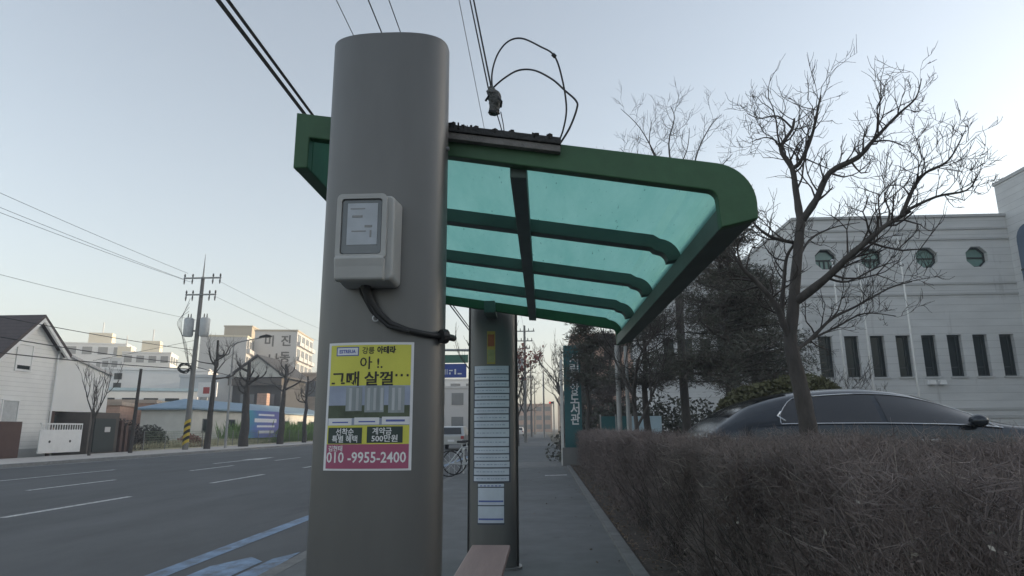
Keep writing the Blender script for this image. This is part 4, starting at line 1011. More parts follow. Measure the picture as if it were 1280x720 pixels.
for dx in (-.52, .62):
    tf = MB().tube([(UX + dx, UY - .1, 7.65), (UX + dx, UY - .1, 7.75), (UX + dx, UY - .1, 8.85), (UX + dx, UY - .1, 8.95)], [.28, .33, .33, .25], 16).build('transformer', M['trafo'], up, smooth=50)
    for s_ in (-.1, .1): MB().tube([(UX + dx + s_, UY - .1, 8.95), (UX + dx + s_, UY - .1, 9.25)], [.05, .03], 8).build('bushing', M['insul'], tf)
MB().box(UX - .5, UX + .6, UY - .06, UY + .06, 8.0, 8.1).build('bracket', M['steel'], up)
cl = MB()
for k in range(5): cl.tube([(UX + .4 * math.cos(t + k) - .45, UY - .25 + .15 * math.sin(t * 2), 5.45 + (.2 + .04 * k) * math.sin(t + k)) for t in np.linspace(0, 6.28, 14)], .03, 5)
cl.build('cable_coil', M['wire'], up)
cl = MB()
for k in range(4): cl.tube(smooth_path([(UX - .5, UY - .3, 10.3 - .3 * k), (UX - .95 - .1 * k, UY - .3, 8.6), (UX - .5, UY - .3, 6.6 + .2 * k), (UX - .15, UY - .25, 5.6)], 5), .014, 4)
cl.build('down_leads', M['wire'], up)
def span(label, p, q_, sag, r, m='wire', name='utility_wire', group='wires strung from the left utility pole'):
    P, Q = Vector(p), Vector(q_); pts = [P.lerp(Q, t) - Vector((0, 0, sag * 4 * t * (1 - t))) for t in np.linspace(0, 1, 24)]
    return tag(MB().tube(pts, r, 4).build(name, M[m]), label, 'wire', group)
def wz(z): return z
span('highest wire leading left from the top crossarm of the left utility pole', (UX - .9, UY - .2, 12.15), (UX - .9, 6, 12.7), .30, .011)
span('second highest wire leading left from the left utility pole', (UX - 1.1, UY - .3, 11.7), (UX - 1.1, 6, 11.9), .28, .011)
span('third highest wire leading left from the left utility pole', (UX - .6, UY - .3, 11.5), (UX - .6, 6, 11.3), .34, .011)
span('faint grey wire leading left below the crossarms of the left utility pole', (UX, UY, 8.8), (UX - .2, 6, 8.2), .4, .010, 'wiregrey')
span('lower black cable passing just above the white gable roof', (UX, UY, 6.7), (UX - .2, 6, 6.7), .42, .017)
span('black cable crossing the upper window of the white house', (UX, UY, 5.75), (UX, 6, 6.4), .65, .022)
span('lowest black cable crossing the middle of the white house', (UX, UY, 5.4), (UX, 6, 4.9), .5, .024)
span('wire leading right from the top crossarm of the left utility pole', (UX + 1.3, UY, 11.6), (UX + 1.1, 88, 12.3), .5, .010, 'wiregrey')
span('grey wire leading right from the second crossarm of the left utility pole', (UX + 1.1, UY, 10.5), (UX + 1.1, 88, 10.9), .5, .010, 'wiregrey')
span('low black cable leading right from the coil on the left utility pole', (UX, UY, 5.6), (UX, 88, 5.9), .6, .022)
span('thin stay wire slanting down left from below the transformers', (UX, UY, 7.4), (UX - 2.2, UY - 7, 5.3), .02, .012, name='stay_wire')

# house with white siding
ho = thing('white_house', 'white sided house with dark gable roof at the left edge', 'house', (-34, 34, 0))
HX = -28.0
MB().prism_x([(31.4, .0), (36.35, .0), (36.35, 5.75), (34.45, 7.35), (31.4, 4.55)], HX - 14, HX).build('wall', M['siding'], ho)
MB().box(HX - 14, HX + .05, 31.3, 36.4, -.1, .35).build('footing', M['stoneplain'], ho)
MB().prism_x([(34.5, 7.62), (34.5, 7.45), (30.9, 3.95), (30.7, 4.1)], HX - 14.3, HX + .45).build('roof', M['roofdark'], ho)
MB().prism_x([(34.5, 7.62), (36.95, 5.62), (36.85, 5.47), (34.5, 7.45)], HX - 14.3, HX + .45).build('roof', M['roofdark'], ho)
MB().prism_x([(34.5, 7.44), (30.9, 3.94), (31.0, 3.78), (34.5, 7.22)], HX + .30, HX + .44).build('bargeboard', M['white'], ho)
MB().prism_x([(34.5, 7.44), (34.5, 7.22), (36.75, 5.32), (36.84, 5.46)], HX + .30, HX + .44).build('bargeboard', M['white'], ho)
def pwin(par, name, y0, y1, z0, z1, x, m='winglass', fm='white', d=.06):
    f = MB(); f.box(x, x + d, y0 - .07, y1 + .07, z0 - .07, z0); f.box(x, x + d, y0 - .07, y1 + .07, z1, z1 + .07); f.box(x, x + d, y0 - .07, y0, z0, z1); f.box(x, x + d, y1, y1 + .07, z0, z1)
    w = f.build(name, M[fm], par); MB().box(x + .004, x + .02, y0, y1, z0, z1).build('pane', M[m], w); return w
pwin(ho, 'window', 33.45, 34.45, 4.5, 5.85, HX, 'panel')
MB().box(HX + .02, HX + .035, 33.55, 34.4, 4.55, 4.75).build('dark_opening', M['winglass'], ho)
pwin(ho, 'window', 33.0, 34.0, 1.55, 2.85, HX, 'trafo')
MB().tube([(HX + .12, 36.3, .1), (HX + .12, 36.3, 5.6)], .05, 8).build('drainpipe', M['white'], ho)
# annex over carport
an = thing('white_annex', 'plain white upper storey over an open carport beside the white house', 'annex', (-30, 39, 0))
MB().prism_x([(36.45, 2.4), (41.2, 2.4), (41.2, 4.75), (36.45, 5.75)], HX - 4, HX).build('upper_wall', M['panel'], an)
MB().prism_x([(36.42, 5.76), (41.3, 4.74), (41.3, 4.88), (36.42, 5.9)], HX - 4.1, HX + .15).build('roof', M['aptgrey'], an)
for y in (36.6, 40.9): MB().box(HX - .35, HX - .05, y, y + .25, -.1, 2.398).build('post', M['brownwall'], an)
MB().box(HX - 3.9, HX - .4, 36.5, 41.1, 2.28, 2.398).build('soffit', M['brownwall'], an)
ga = thing('white_gate', 'white metal gate with barred top below the annex', 'gate', (-26.2, 35.2, 0))
GXx = -26.6
MB().box(GXx, GXx + .06, 34.0, 37.2, .12, 1.35).build('panel', M['white'], ga, bev=.01)
MB().box(GXx, GXx + .06, 34.0, 37.2, 1.62, 1.70).build('top_rail', M['white'], ga)
for k in range(17): MB().box(GXx + .015, GXx + .045, 34.05 + .195 * k, 34.09 + .195 * k, 1.35, 1.62).build('bar', M['white'], ga)
for y in (34.75, 36.3): MB().tube([(GXx + .05, y, .72), (GXx + .075, y, .72)], .07, 12).build('hole', M['black'], ga)
tag(MB().box(-26.5, -26.2, 29.5, 32.3, -.1, 1.75).build('brown_wall', M['brownwall'], None, bev=.02), 'dark brown low wall at the left edge before the house', 'wall')
dg = thing('dark_shed', 'dark brown shed front with gate right of the white gate', 'shed', (-26.5, 39, 0))
MB().box(-28.5, -26.45, 37.6, 40.3, -.1, 2.35).build('wall', M['darkgate'], dg)
MB().box(-26.45, -26.38, 38.0, 39.9, .05, 2.0).build('gate_leaf', M['frame'], dg)
MB().box(-26.38, -26.36, 38.9, 39.4, 1.2, 1.5).build('notice', M['aptgrey'], dg)
for k in range(3): MB().box(-26.6, -26.3, 40.35 + .5 * k, 40.6 + .5 * k, -.1, 1.9 - .3 * k).build('pillar', M['brownwall'], dg)

# street trees of the far pavement
def pollard(label, loc, h, r, seed, young=False):
    random.seed(seed); t = thing('street_tree', label, 'tree', loc, 'pollarded trees on the far pavement'); tk, tw = MB(), MB(); p = Vector(loc)
    pts = [p + Vector((random.uniform(-.06, .06), random.uniform(-.06, .06), h * .62 * k)) for k in np.linspace(0, 1, 7)]
    tk.tube(pts, [r * (1.15 - .45 * k) for k in np.linspace(0, 1, 7)], 10)
    tk.tube([pts[-1], pts[-1] + Vector((.1, 0, h * .2)), pts[-1] + Vector((0, .1, h * .38))], [r * .65, r * .5, r * .4], 8)
    for k in range(9):
        a = random.uniform(0, 6.28); f = random.uniform(.45, 1); b = pts[3].lerp(pts[-1] + Vector((.05, .05, h * .3)), f)
        l_ = h * random.uniform(.07, .19) * (1.25 - .5 * f)
        e = b + Vector((math.cos(a) * l_, math.sin(a) * l_, l_ * random.uniform(.1, .7))); e2 = e + Vector((math.cos(a) * l_ * .4 + random.gauss(0, .12), math.sin(a) * l_ * .4, h * random.uniform(.03, .08)))
        rr = min(r * .42, .11) * random.uniform(.6, 1)
        tk.tube(smooth_path([b, e, e2], 3), [rr, rr * .9, rr * .8, rr * .72, rr * .7, rr * .8, rr * .6], 6)
        for j in range(6): branch(tk, tw, e2.copy(), Vector((random.gauss(0, .6), random.gauss(0, .6), 1)), h * random.uniform(.05, .11), .013, 1, .5, .1, 3, .18, .007, 4)
    tk.build('trunk', M['barkdark'], t, smooth=70); tw.build('crown', M['twig'], t); return t
pollard('pollarded tree right beside the left utility pole', (-23.4, 45.6, 0), 7.6, .2, 41)
pollard('thickest pollarded tree in front of the dark house', (-23.6, 51.6, 0), 6.6, .34, 42)
pollard('pollarded tree at the right end of the purple blue banner', (-23.8, 59.5, 0), 7.2, .27, 43)
pollard('slimmest pollarded tree nearest to the near pillar', (-24.0, 66, 0), 6.6, .2, 44)
bare('young_tree', 'thin young leafless tree in front of the white gate', (-24.0, 34.4, 0), 5.4, .08, 45, 4, 'barkdark', 'twig', 1.3, spread=.28, up=.3, tmin=.009)
lt = thing('street_lamp', 'grey street lamp with curved arm behind the striped pole', 'street lamp', (-23.0, 46.8, 0))
la = atX(325, 423, -19.6)
MB().tube([(-23, 47.4, 0), (-23, 47.4, 4), (-23, 47.4, 7.1)], [.10, .08, .06], 10).build('post', M['greypole'], lt, smooth=60)
MB().tube(smooth_path([(-23, 47.4, 7.1), (-22.9, 47.4, 7.55), (-22.3, 47.4, 7.75), (-20.9, 47.4, 8.0)], 6), .045, 8).build('arm', M['greypole'], lt, smooth=60)
MB().prism_y([(-21.1, 8.0), (-20.2, 8.05), (-20.15, 8.14), (-20.5, 8.24), (-21.0, 8.12)], 47.25, 47.55).build('lamp_head', M['darkmetal'], lt, bev=.03)
tag(MB().tube([(-24.2, 38.2, 0), (-24.1, 38.2, 4.9)], [.12, .08], 10).build('dark_pole', M['barkdark'], None, smooth=60), 'short dark wooden pole between the shed and the striped pole', 'pole')

# low blue-roofed building, banner, net fence, bushes
lb = thing('low_building', 'long low cream building with blue roof behind the street trees', 'building', (-34, 72, 0))
MB().box(-38, -33, 61, 100, -.1, 3.3).build('wall', M['cream'], lb)
MB().add([(-32.6, 60.5, 3.2), (-38.4, 60.5, 3.2), (-38.4, 100.4, 3.2), (-32.6, 100.4, 3.2), (-35.5, 64, 4.35), (-35.5, 98, 4.35), (-32.6, 60.5, 3.35), (-38.4, 60.5, 3.35), (-38.4, 100.4, 3.35), (-32.6, 100.4, 3.35)], [(0, 1, 2, 3), (0, 1, 7, 6), (1, 2, 8, 7), (2, 3, 9, 8), (3, 0, 6, 9), (6, 7, 4), (7, 8, 5, 4), (8, 9, 5), (9, 6, 4, 5)]).build('roof', M['blueroof'], lb)
for k in range(7): pwin(lb, 'window', 63 + 5 * k, 64.6 + 5 * k, 1.1, 2.3, -33.0, 'winglass', 'stonedark')
bn = thing('banner', 'blue purple banner with white lines hung between two trees', 'banner', (-26.3, 63, 0))
b0 = [(-26.3, 57.6), (-26.3, 65.0)]
MB().box(-26.32, -26.3, 57.6, 65.0, .55, 3.0).build('sheet', M['banner'], bn)
for (ya, yb, za, zb) in ((60.2, 63.8, 2.55, 2.72), (59.4, 64.4, 1.95, 2.3), (60.0, 64.0, 1.5, 1.68), (60.3, 63.9, .95, 1.2)): MB().box(-26.296, -26.292, ya, yb, za, zb).build('printed_line', M['paper'], bn)
for y in (57.5, 65.05): MB().tube([(-26.32, y, 0), (-26.32, y, 3.2)], .04, 8).build('post', M['steel'], bn)
fe = thing('net_fence', 'low green net fence along the grassy lot', 'fence', (-26.0, 55, 0))
for k in range(16): MB().tube([(-26.1, 42.5 + 2.5 * k, 0), (-26.1, 42.5 + 2.5 * k, 1.25)], .03, 6).build('post', M['steel'], fe)
nt_ = MB()
for z in np.linspace(.1, 1.2, 8): nt_.tube([(-26.1, 42.5, z), (-26.1, 80, z)], .009, 4)
for k in range(190): y = 42.5 + .2 * k; nt_.tube([(-26.1, y, .08), (-26.1, y, 1.2)], .006, 3)
nt_.build('netting', M['net'], fe)
def tuft(name, n, y0, y1, x0, x1, h, m, w=.05):
    P = np.stack([rng.uniform(x0, x1, n), rng.uniform(y0, y1, n), np.zeros(n)], 1); D = np.stack([rng.normal(0, .3, n), rng.normal(0, .3, n), np.ones(n)], 1)
    hh = h * rng.uniform(.4, 1.2, n); P2_ = P + norm(D) * hh[:, None] * .5
    s_ = np.array(hh); V, F = leaf_arrays(P2_, 1.0, w, D)
    V = (V.reshape(n, 4, 3) - P2_[:, None]) * s_[:, None, None] + P2_[:, None]
    return tag(bulk(name, V.reshape(-1, 3), F, m), kind='stuff')
o = tuft('tall_grass', 9000, 42, 64, -31, -26.3, .55, M['grass'], .06); o['label'] = 'dry yellow green grass in the fenced lot'; o['category'] = 'grass'
o = tuft('green_grass', 6000, 62, 84, -31, -26.3, 1.9, M['greengrass'], .06); o['label'] = 'tall bright green grass right of the banner'; o['category'] = 'grass'
def shrub(label, c, rx, ry, rz, m, n=3000, s_=.2):
    t = thing('shrub', label, 'shrub', (c[0], c[1], 0)); u = norm(rng.normal(size=(n, 3))); P = u * rng.uniform(.5, 1.05, n)[:, None] * np.array([rx, ry, rz]); P[:, 2] = np.abs(P[:, 2]); P += np.array([c[0], c[1], .05])
    k = MB()
    for j in range(6): a = j * 1.05; k.tube([(c[0], c[1], 0), (c[0] + rx * .5 * math.cos(a), c[1] + ry * .5 * math.sin(a), rz * .7)], [.04, .012], 4)
    k.build('stems', M['barkdark'], t); bulk('foliage', *leaf_arrays(P, s_, .5), m, t)
shrub('brown bushy shrub in the grassy lot', (-28.2, 43.4, 0), 1.6, 1.6, 1.9, M['needle2'])
shrub('dark green shrub left of the striped pole', (-28.6, 47.2, 0), 1.3, 1.5, 1.6, M['needle'])
shrub('small orange brown shrub right of the striped pole', (-27.4, 50.6, 0), 1.0, 1.2, .9, M['redleaf'], 1200)

shrub('long dark evergreen shrub row under the pines', (4.6, 25.5, 0), 4.4, .8, 2.3, M['needle'], 9000, .17)

# ------------------------------------------------------------------ buildings behind on the left
def block(name, label, cat, c, hx, hy, z1, a, m, rows=0, cols_f=0, cols_s=0, roof=None, win='aptwin', group=None, balc=False):
    t = thing(name, label, cat, (c[0], c[1], 0), group); ca, sa = math.cos(a), math.sin(a)
    MB().rbox(c, hx, hy, -.1, z1, a).build('wall', M[m], t)
    MB().rbox(c, hx + .15, hy + .15, z1, z1 + .35, a).build('parapet', M[roof or m], t)
    def loc(x, y): return (c[0] + x * ca - y * sa, c[1] + x * sa + y * ca)
    fh = z1 / max(rows, 1)
    for r_ in range(rows):
        for k in range(cols_f):      # front = local -y side
            x = -hx + (k + .5) * 2 * hx / cols_f; f = MB().rbox(loc(x, -hy - .03), hx / cols_f * .62, .06, r_ * fh + fh * .3, r_ * fh + fh * .8, a).build('window', M[win], t)
        for k in range(cols_s):      # side = local +x side
            y = -hy + (k + .5) * 2 * hy / cols_s
            MB().rbox(loc(hx + .03, y), .06, hy / cols_s * .66, r_ * fh + fh * .3, r_ * fh + fh * .82, a).build('window', M[win], t)
            if balc: MB().rbox(loc(hx + .35, y), .35, hy / cols_s * .86, r_ * fh + fh * .02, r_ * fh + fh * .28, a).build('balcony', M[m], t)
    return t, loc
def ctr(px, Y, dz=0): v = at(px, 500, Y); return (v[0], v[1])
# block with two-syllable sign
t, loc = block('apartment_block', 'white apartment block with large black letters on its end wall', 'building', ctr(352, 150), 4.6, 8.5, 22.8, R(8), 'aptgrey', 7, 0, 4, 'apttan', balc=True)
# letters on the end wall facing the street's near end
def wall_letter(t, loc, ch, lx, z, size, hy, a):
    co, fs = text_mesh(ch, size, .07, 'CENTER'); c0 = (co[:, 0].max() + co[:, 0].min()) / 2; c1 = (co[:, 1].max() + co[:, 1].min()) / 2
    vs = []
    for u, v, _ in co:
        x, y = loc(lx + u - c0, -hy - .04); vs.append((x, y, z + v - c1))
    MB().add(vs, fs).build('letter', M['black'], t)
for ch, lx, z in (('미', -1.4, 20.6), ('진', 2.2, 20.7), ('나', -.2, 16.6), ('동', 2.2, 17.0)): wall_letter(t, loc, ch, lx, z, 2.6, 8.5, 0)
block('apartment_block', 'grey apartment block with sunlit cream side behind the street lamp', 'building', ctr(283, 140), 4.6, 7.0, 20.5, R(14), 'aptgrey', 6, 0, 5, 'aptcream', balc=True)
bt = block('apartment_tower', 'tan rooftop tower rising behind the grey apartment block', 'building', ctr(297, 165), 3.4, 4, 27.0, R(8), 'apttan', 0, 0, 0)
# pale far left cluster
for i, (px, Y, hx, hy, h, lab, m) in enumerate(((118, 210, 9, 6, 29, 'far white apartment block behind the annex roof', 'aptwhite'), (150, 200, 5, 6, 23, 'far white apartment block second from the annex', 'aptwhite'), (183, 195, 6.5, 6, 24, 'far white apartment block left of the dark wooden pole', 'aptwhite'))):
    t, loc = block('apartment_block', lab, 'building', ctr(px, Y), hx, hy, h, R(20), m, 6, 4, 3)
    x, y = loc(0, 0); MB().rbox((x, y), hx * .38, 2.0, h + .35, h + 4.2, R(20)).build('penthouse', M['aptcream'], t)
    MB().tube([(x, y, h + 4.2), (x, y, h + 8)], .18, 6).build('antenna', M['flagpole'], t)
t, loc = block('white_building', 'plain white building with small dark windows left of the utility pole', 'building', ctr(203, 100), 7.0, 6, 10.0, R(20), 'aptwhite', 0, 0, 0)
for (lx, z) in ((-5, 7.2), (-5, 8.6), (-2.2, 5.6), (1, 5.6)):
    x, y = loc(lx, -6.04); MB().rbox((x, y), .5, .05, z, z + .9, R(20)).build('window', M['winglass'], t)
t, loc = block('long_white_building', 'long low white building with pale blue fascia beyond the shed', 'building', ctr(172, 85), 7.5, 5, 6.2, R(24), 'panel', 0, 0, 0, 'paleblue')
for k in range(5):
    x, y = loc(-5 + 2.4 * k, -5.04); MB().rbox((x, y), .8, .05, 4.6, 5.3, R(24)).build('window', M['winglass'], t)
x, y = loc(0, -5.3); MB().rbox((x, y), 7.8, .35, 3.2, 4.2, R(24)).build('fascia', M['paleblue'], t)
t, loc = block('brick_house', 'low orange brick house seen below the annex', 'house', ctr(92, 62), 5.0, 4, 3.6, R(20), 'brick', 0, 0, 0, 'brickpale')
for k in range(3):
    x, y = loc(-3 + 2.6 * k, -4.04); MB().rbox((x, y), .6, .05, 1.6, 2.8, R(20)).build('window', M['winglass'], t)
block('brick_house', 'low pink brick house behind the short dark pole', 'house', ctr(152, 68), 4.0, 4, 4.0, R(20), 'brick', 0, 0, 0, 'brickpale')
block('shop_building', 'low pale brick shop right of the pink brick house', 'building', ctr(196, 70), 3.4, 3, 3.9, R(20), 'brickpale', 1, 2, 0, 'aptcream')
# dark clad gabled house
dh = thing('dark_house', 'dark clad gabled house behind the thickest pollarded tree', 'house', (-44, 80, 0))
c = ctr(322, 88); dz = 0
MB().box(c[0] - 3.6, c[0] + 3.2, c[1], c[1] + 9, -.1, 8.2).build('wall', M['darkhouse'], dh)
MB().prism_y([(c[0] - 4.0, 8.3), (c[0] - .2, 11.0), (c[0] + 3.6, 8.3)], c[1] - .5, c[1] + 9.4).build('gable', M['cream'], dh)
MB().prism_y([(c[0] - 4.3, 8.15), (c[0] - .2, 11.1), (c[0] + 3.9, 8.15), (c[0] + 3.9, 8.4), (c[0] - .2, 11.4), (c[0] - 4.3, 8.4)], c[1] - .8, c[1] + 9.6).build('roof', M['darkhouse'], dh)
MB().box(c[0] - 3.9, c[0] + 3.5, c[1] - .9, c[1] - .01, 7.2, 8.1).build('balcony', M['darkgate'], dh)
for xx, z in ((.4, 4.6), (-2.4, 4.6), (-2.4, 1.4)):
    MB().box(c[0] + xx, c[0] + xx + 1.9, c[1] - .05, c[1] - .001, z, z + 1.4).build('window', M['aptwin'], dh)
tag(MB().box(c[0] + 1.0, c[0] + 2.3, c[1] - 2.5, c[1] - 1.5, -.1, 6.0).build('brick_chimney', M['brick'], None), 'pink brick chimney stack before the dark house', 'chimney')
block('pale_house', 'pale brick house between the dark house and the near pillar', 'house', ctr(372, 105), 4.6, 5, 9.6, R(6), 'brickpale', 2, 3, 2, 'brickpale')
block('grey_house', 'plain grey house behind the tree beside the striped pole', 'house', ctr(268, 92), 3.6, 4, 8.4, R(12), 'aptgrey', 2, 0, 1)
rs = thing('shop_sign', 'small white sign with red mark above the low blue roof', 'sign', (-46, 72, 0)); v = at(259, 487, 80)
MB().box(v[0] - 1.2, v[0] + 1.2, v[1], v[1] + .2, v[2] - .9, v[2] + .9).build('panel', M['white'], rs)
MB().box(v[0] - .5, v[0] + .3, v[1] - .02, v[1] - .002, v[2] - .5, v[2] + .3).build('red_mark', M['red'], rs)
MB().tube([(v[0], v[1] + .1, 0), (v[0], v[1] + .1, v[2] - .9)], .1, 8).build('post', M['greypole'], rs)

# ------------------------------------------------------------------ far street, kerb side objects
bare('street_tree', 'slim leafless tree at the kerb seen between the two pillars', (-2.12, 21.5, 0), 6.0, .11, 51, 4, 'barkdark', 'twig', 1.3, spread=.4, up=.2, tmin=.006)
bare('street_tree', 'leafless tree with pinkish leaves farther along the left kerb', (-1.9, 48, 0), 8.5, .14, 52, 5, 'barkdark', 'twig', 2.0, spread=.5, leaves=('redleaf', 500, .3), tmin=.01)
bare('street_tree', 'leafless tree on the far left kerb beyond the pink leaved tree', (-2.0, 74, 0), 9, .16, 53, 5, 'barkdark', 'twig', 2.2, spread=.5, tmin=.014)
bare('street_tree', 'leafless tree behind the sign and right of the far sidewalk', (1.6, 58, 0), 10, .16, 54, 5, 'barkdark', 'twig', 2.4, spread=.55, tmin=.012)
bare('street_tree', 'farthest leafless tree right of the sidewalk end', (2.6, 85, 0), 11, .2, 55, 5, 'barkdark', 'twig', 2.6, spread=.55, tmin=.016)
def kerb_pole(label, x, y, h, tf=False):
    t = thing('utility_pole', label, 'utility pole', (x, y, 0), 'utility poles down the street')
    MB().tube([(x, y, 0), (x, y, h)], [.17, .10], 10).build('pole', M['concrete'], t, smooth=60)
    for z, hw in ((h - .6, .95), (h - 1.5, .75), (h - 2.2, .5)):
        ca = MB().box(x - hw, x + hw, y - .14, y - .05, z, z + .09).build('crossarm', M['steel'], t)
        for k in (-.9, -.4, .4, .9): MB().tube([(x + k * hw, y - .1, z + .09), (x + k * hw, y - .1, z + .32)], [.06, .03], 6).build('insulator', M['insul'], ca)
    if tf: MB().tube([(x - .42, y, h - 4), (x - .42, y, h - 3)], .28, 12).build('transformer', M['trafo'], t)
kerb_pole('concrete utility pole with transformer beyond the far pillar', -1.62, 60, 10.6, True)
kerb_pole('second concrete utility pole down the street', -1.7, 95, 10.6)
kerb_pole('third and farthest concrete utility pole down the street', -1.7, 135, 10.6)
pz = tag(MB().tube([(.1, 90, 0), (.1, 90, 9.0)], [.14, .09], 8).build('plain_pole', M['greypole'], None), 'plain grey pole standing at the end of the sidewalk', 'pole')
# gantry road sign
gs = thing('road_sign', 'blue road sign on a horizontal mast seen between the pillars', 'road sign', (-2.2, 40, 0))
MB().tube([(-2.25, 40, 0), (-2.25, 40, 6.3)], [.14, .11], 12).build('mast', M['greypole'], gs, smooth=60)
MB().tube([(-2.25, 40, 5.95), (-10.5, 40, 6.1)], [.09, .06], 10).build('arm', M['greypole'], gs, smooth=60)
v0, v1 = at(551, 455, 39.85), at(583, 472, 39.85)
MB().box(v0[0] - 1.6, v1[0], 39.82, 39.88, v1[2], v0[2]).build('panel', M['signblue'], gs, bev=.01)
MB().box(v0[0] - .4, v1[0] + .1, 39.82, 39.88, v0[2] + .06, v0[2] + .55).build('panel', M['signgreen'], gs)
tx = MB()
for (a, b, c_, d) in ((.15, .3, .3, .62), (.38, .42, .3, .62), (.52, .75, .5, .58), (.52, .62, .3, .42), (.85, .95, .3, .62), (1.05, 1.3, .3, .38), (-.9, -.4, .3, .5)): tx.box(v0[0] + a, v0[0] + b, 39.815, 39.819, v1[2] + c_ - .1, v1[2] + d - .1)
tx.build('white_marks', M['pwhite_ink'], gs)
# silver van far on the road
def simple_car(label, x, y, m, rear=True, h=1.55, L_=4.4, w=.88):
    t = thing('parked_car' if x > -2 else 'moving_car', label, 'car', (x, y, -.13)); z0 = -.13
    prof = [(-L_ / 2, .35), (-L_ / 2, .95), (-L_ / 2 + .12, 1.02), (-L_ / 2 + .45, h - .06), (-L_ / 2 + .8, h), (.3, h - .02), (1.0, 1.02), (L_ / 2 - .1, .85), (L_ / 2, .6), (L_ / 2, .3)]
    mb = MB(); n = len(prof)
    for s_, k in ((-1, .78), (-1, 1), (1, 1), (1, .78)):
        for yy, zz in prof:
            kk = w * (1 - .16 * max(0, (zz - 1.0) / .5)) * (1 if k == 1 else .93)
            mb.v.append((x + s_ * kk * (1 if k == 1 else .95), y + yy * (1 if k == 1 else 1.0), z0 + zz + (.02 if k != 1 and zz > 1 else 0)))
    for i in range(n): j = (i + 1) % n; mb.f.append((n + i, n + j, 2 * n + j, 2 * n + i))
    mb.f.append(tuple(range(n, 2 * n))); mb.f.append(tuple(range(2 * n, 3 * n))[::-1])
    mb.v = mb.v; b = mb.build('body', m, t, bev=.05)
    MB().add([(x - .68, y - L_ / 2 + .1, z0 + 1.03), (x + .68, y - L_ / 2 + .1, z0 + 1.03), (x + .6, y - L_ / 2 + .40, z0 + h - .1), (x - .6, y - L_ / 2 + .40, z0 + h - .1)], [(0, 1, 2, 3)]).build('rear_window', M['carglass'], t)
    for s_ in (-1, 1):
        MB().box(x + s_ * .74 - .1, x + s_ * .74 + .1, y - L_ / 2 - .03, y - L_ / 2 + .03, z0 + .72, z0 + .92).build('tail_lamp', M['red'], t, bev=.01)
        for yy in (-1.3, 1.35):
            wh = MB().tube([(x + s_ * .68, y + yy, z0 + .32), (x + s_ * .90, y + yy, z0 + .32)], .32, 18).build('wheel', M['tyre'], t)
    MB().box(x - .22, x + .22, y - L_ / 2 - .02, y - L_ / 2 + .01, z0 + .55, z0 + .68).build('number_plate', M['paper'], t)
simple_car('silver car driving away, seen between the two pillars', -6.1, 46, M['silver'], h=1.55)
simple_car('small pale car far down the road near the sidewalk end', -4.4, 120, M['aptwhite'])
# bicycle rack at the kerb
def bicycle(label, x, y, lean):
    t = thing('bicycle', label, 'bicycle', (x, y, 0), 'bicycles at the kerb rack')
    for xx in (-.5, .5):
        w = MB(); w.tube([(x + xx + .33 * math.cos(a), y + lean * (.33 + .33 * math.sin(a)), .34 + .33 * math.sin(a)) for a in np.linspace(0, 6.283, 25)], .018, 6); wo = w.build('wheel', M['tyre'], t)
        s_ = MB()
        for k in range(8): a = k * .785; s_.tube([(x + xx, y + lean * .33, .34), (x + xx + .32 * math.cos(a), y + lean * (.33 + .32 * math.sin(a)), .34 + .32 * math.sin(a))], .003, 4)
        s_.build('spokes', M['flagpole'], wo)
    f = MB()
    for a, b in (((-.5, .34), (-.15, .78)), ((-.5, .34), (-.05, .32)), ((-.05, .32), (-.18, .88)), ((-.05, .32), (.36, .80)), ((-.15, .76), (.36, .82)), ((.5, .34), (.34, .95))): f.tube([(x + a[0], y + lean * a[1], a[1]), (x + b[0], y + lean * b[1], b[1])], .018, 8)
    f.build('frame', M['silver'], t)
    MB().box(x - .3, x - .06, y + lean * .9 - .06, y + lean * .9 + .06, .88, .94).build('saddle', M['black'], t, bev=.02)
    MB().tube([(x + .34, y + lean * .95 - .26, .98), (x + .34, y + lean * .95, .95), (x + .34, y + lean * .95 + .26, .98)], .014, 8).build('handlebar', M['chrome'], t)
bicycle('bicycle standing at the kerb by the slim tree, nearer one', -2.05, 18.0, .06); bicycle('bicycle standing at the kerb by the slim tree, farther one', -2.0, 18.7, .08)
rk = thing('bicycle_rack', 'low pale metal bicycle rack at the kerb by the slim tree', 'bicycle rack', (-1.8, 19.2, 0))
for z in (.70, .40): MB().tube([(-2.3, 19.3, z), (-1.1, 19.3, z)], .025, 8).build('rail', M['flagpole'], rk)
for x in (-2.3, -1.7, -1.1): MB().tube([(x, 19.3, 0), (x, 19.3, .72)], .03, 8).build('post', M['flagpole'], rk)

# buildings closing the street
for args in (
 ('far_building', 'grey low building behind the silver car', 'building', ctr(568, 120), 6.5, 8, 8.0, 0, 'aptgrey', 2, 4, 2),
 ('far_building', 'white building left of the poles at the street end', 'building', (-18, 160), 7, 12, 12, 0, 'aptwhite', 3, 4, 3),
 ('far_building', 'brown brick building at the end of the sidewalk', 'building', (-3.0, 235), 6, 9, 9, 0, 'brick', 3, 4, 0),
 ('far_building', 'pale low building right of the sidewalk end', 'building', (8.5, 150), 5, 9, 7.5, 0, 'brickpale', 2, 3, 0),
 ('far_building', 'pinkish sunlit building showing behind the conifer by the sign', 'building', (9.5, 82), 6, 7, 11.5, 0, 'brick', 3, 4, 0),
 ('far_building', 'grey block far beyond the road sign', 'building', (-32, 230), 9, 10, 16, 0, 'aptgrey', 5, 5, 3)): block(*args)
conifer('conifer_tree', 'dark conifer right of the far sidewalk beyond the sign', (3.3, 46, 0), 6.0, 1.7, .14, 61, .15, n=9000, ls=.25)
conifer('conifer_tree', 'dark conifer farthest along the right of the sidewalk', (3.6, 66, 0), 6.5, 1.9, .16, 62, .15, n=7000, ls=.35)
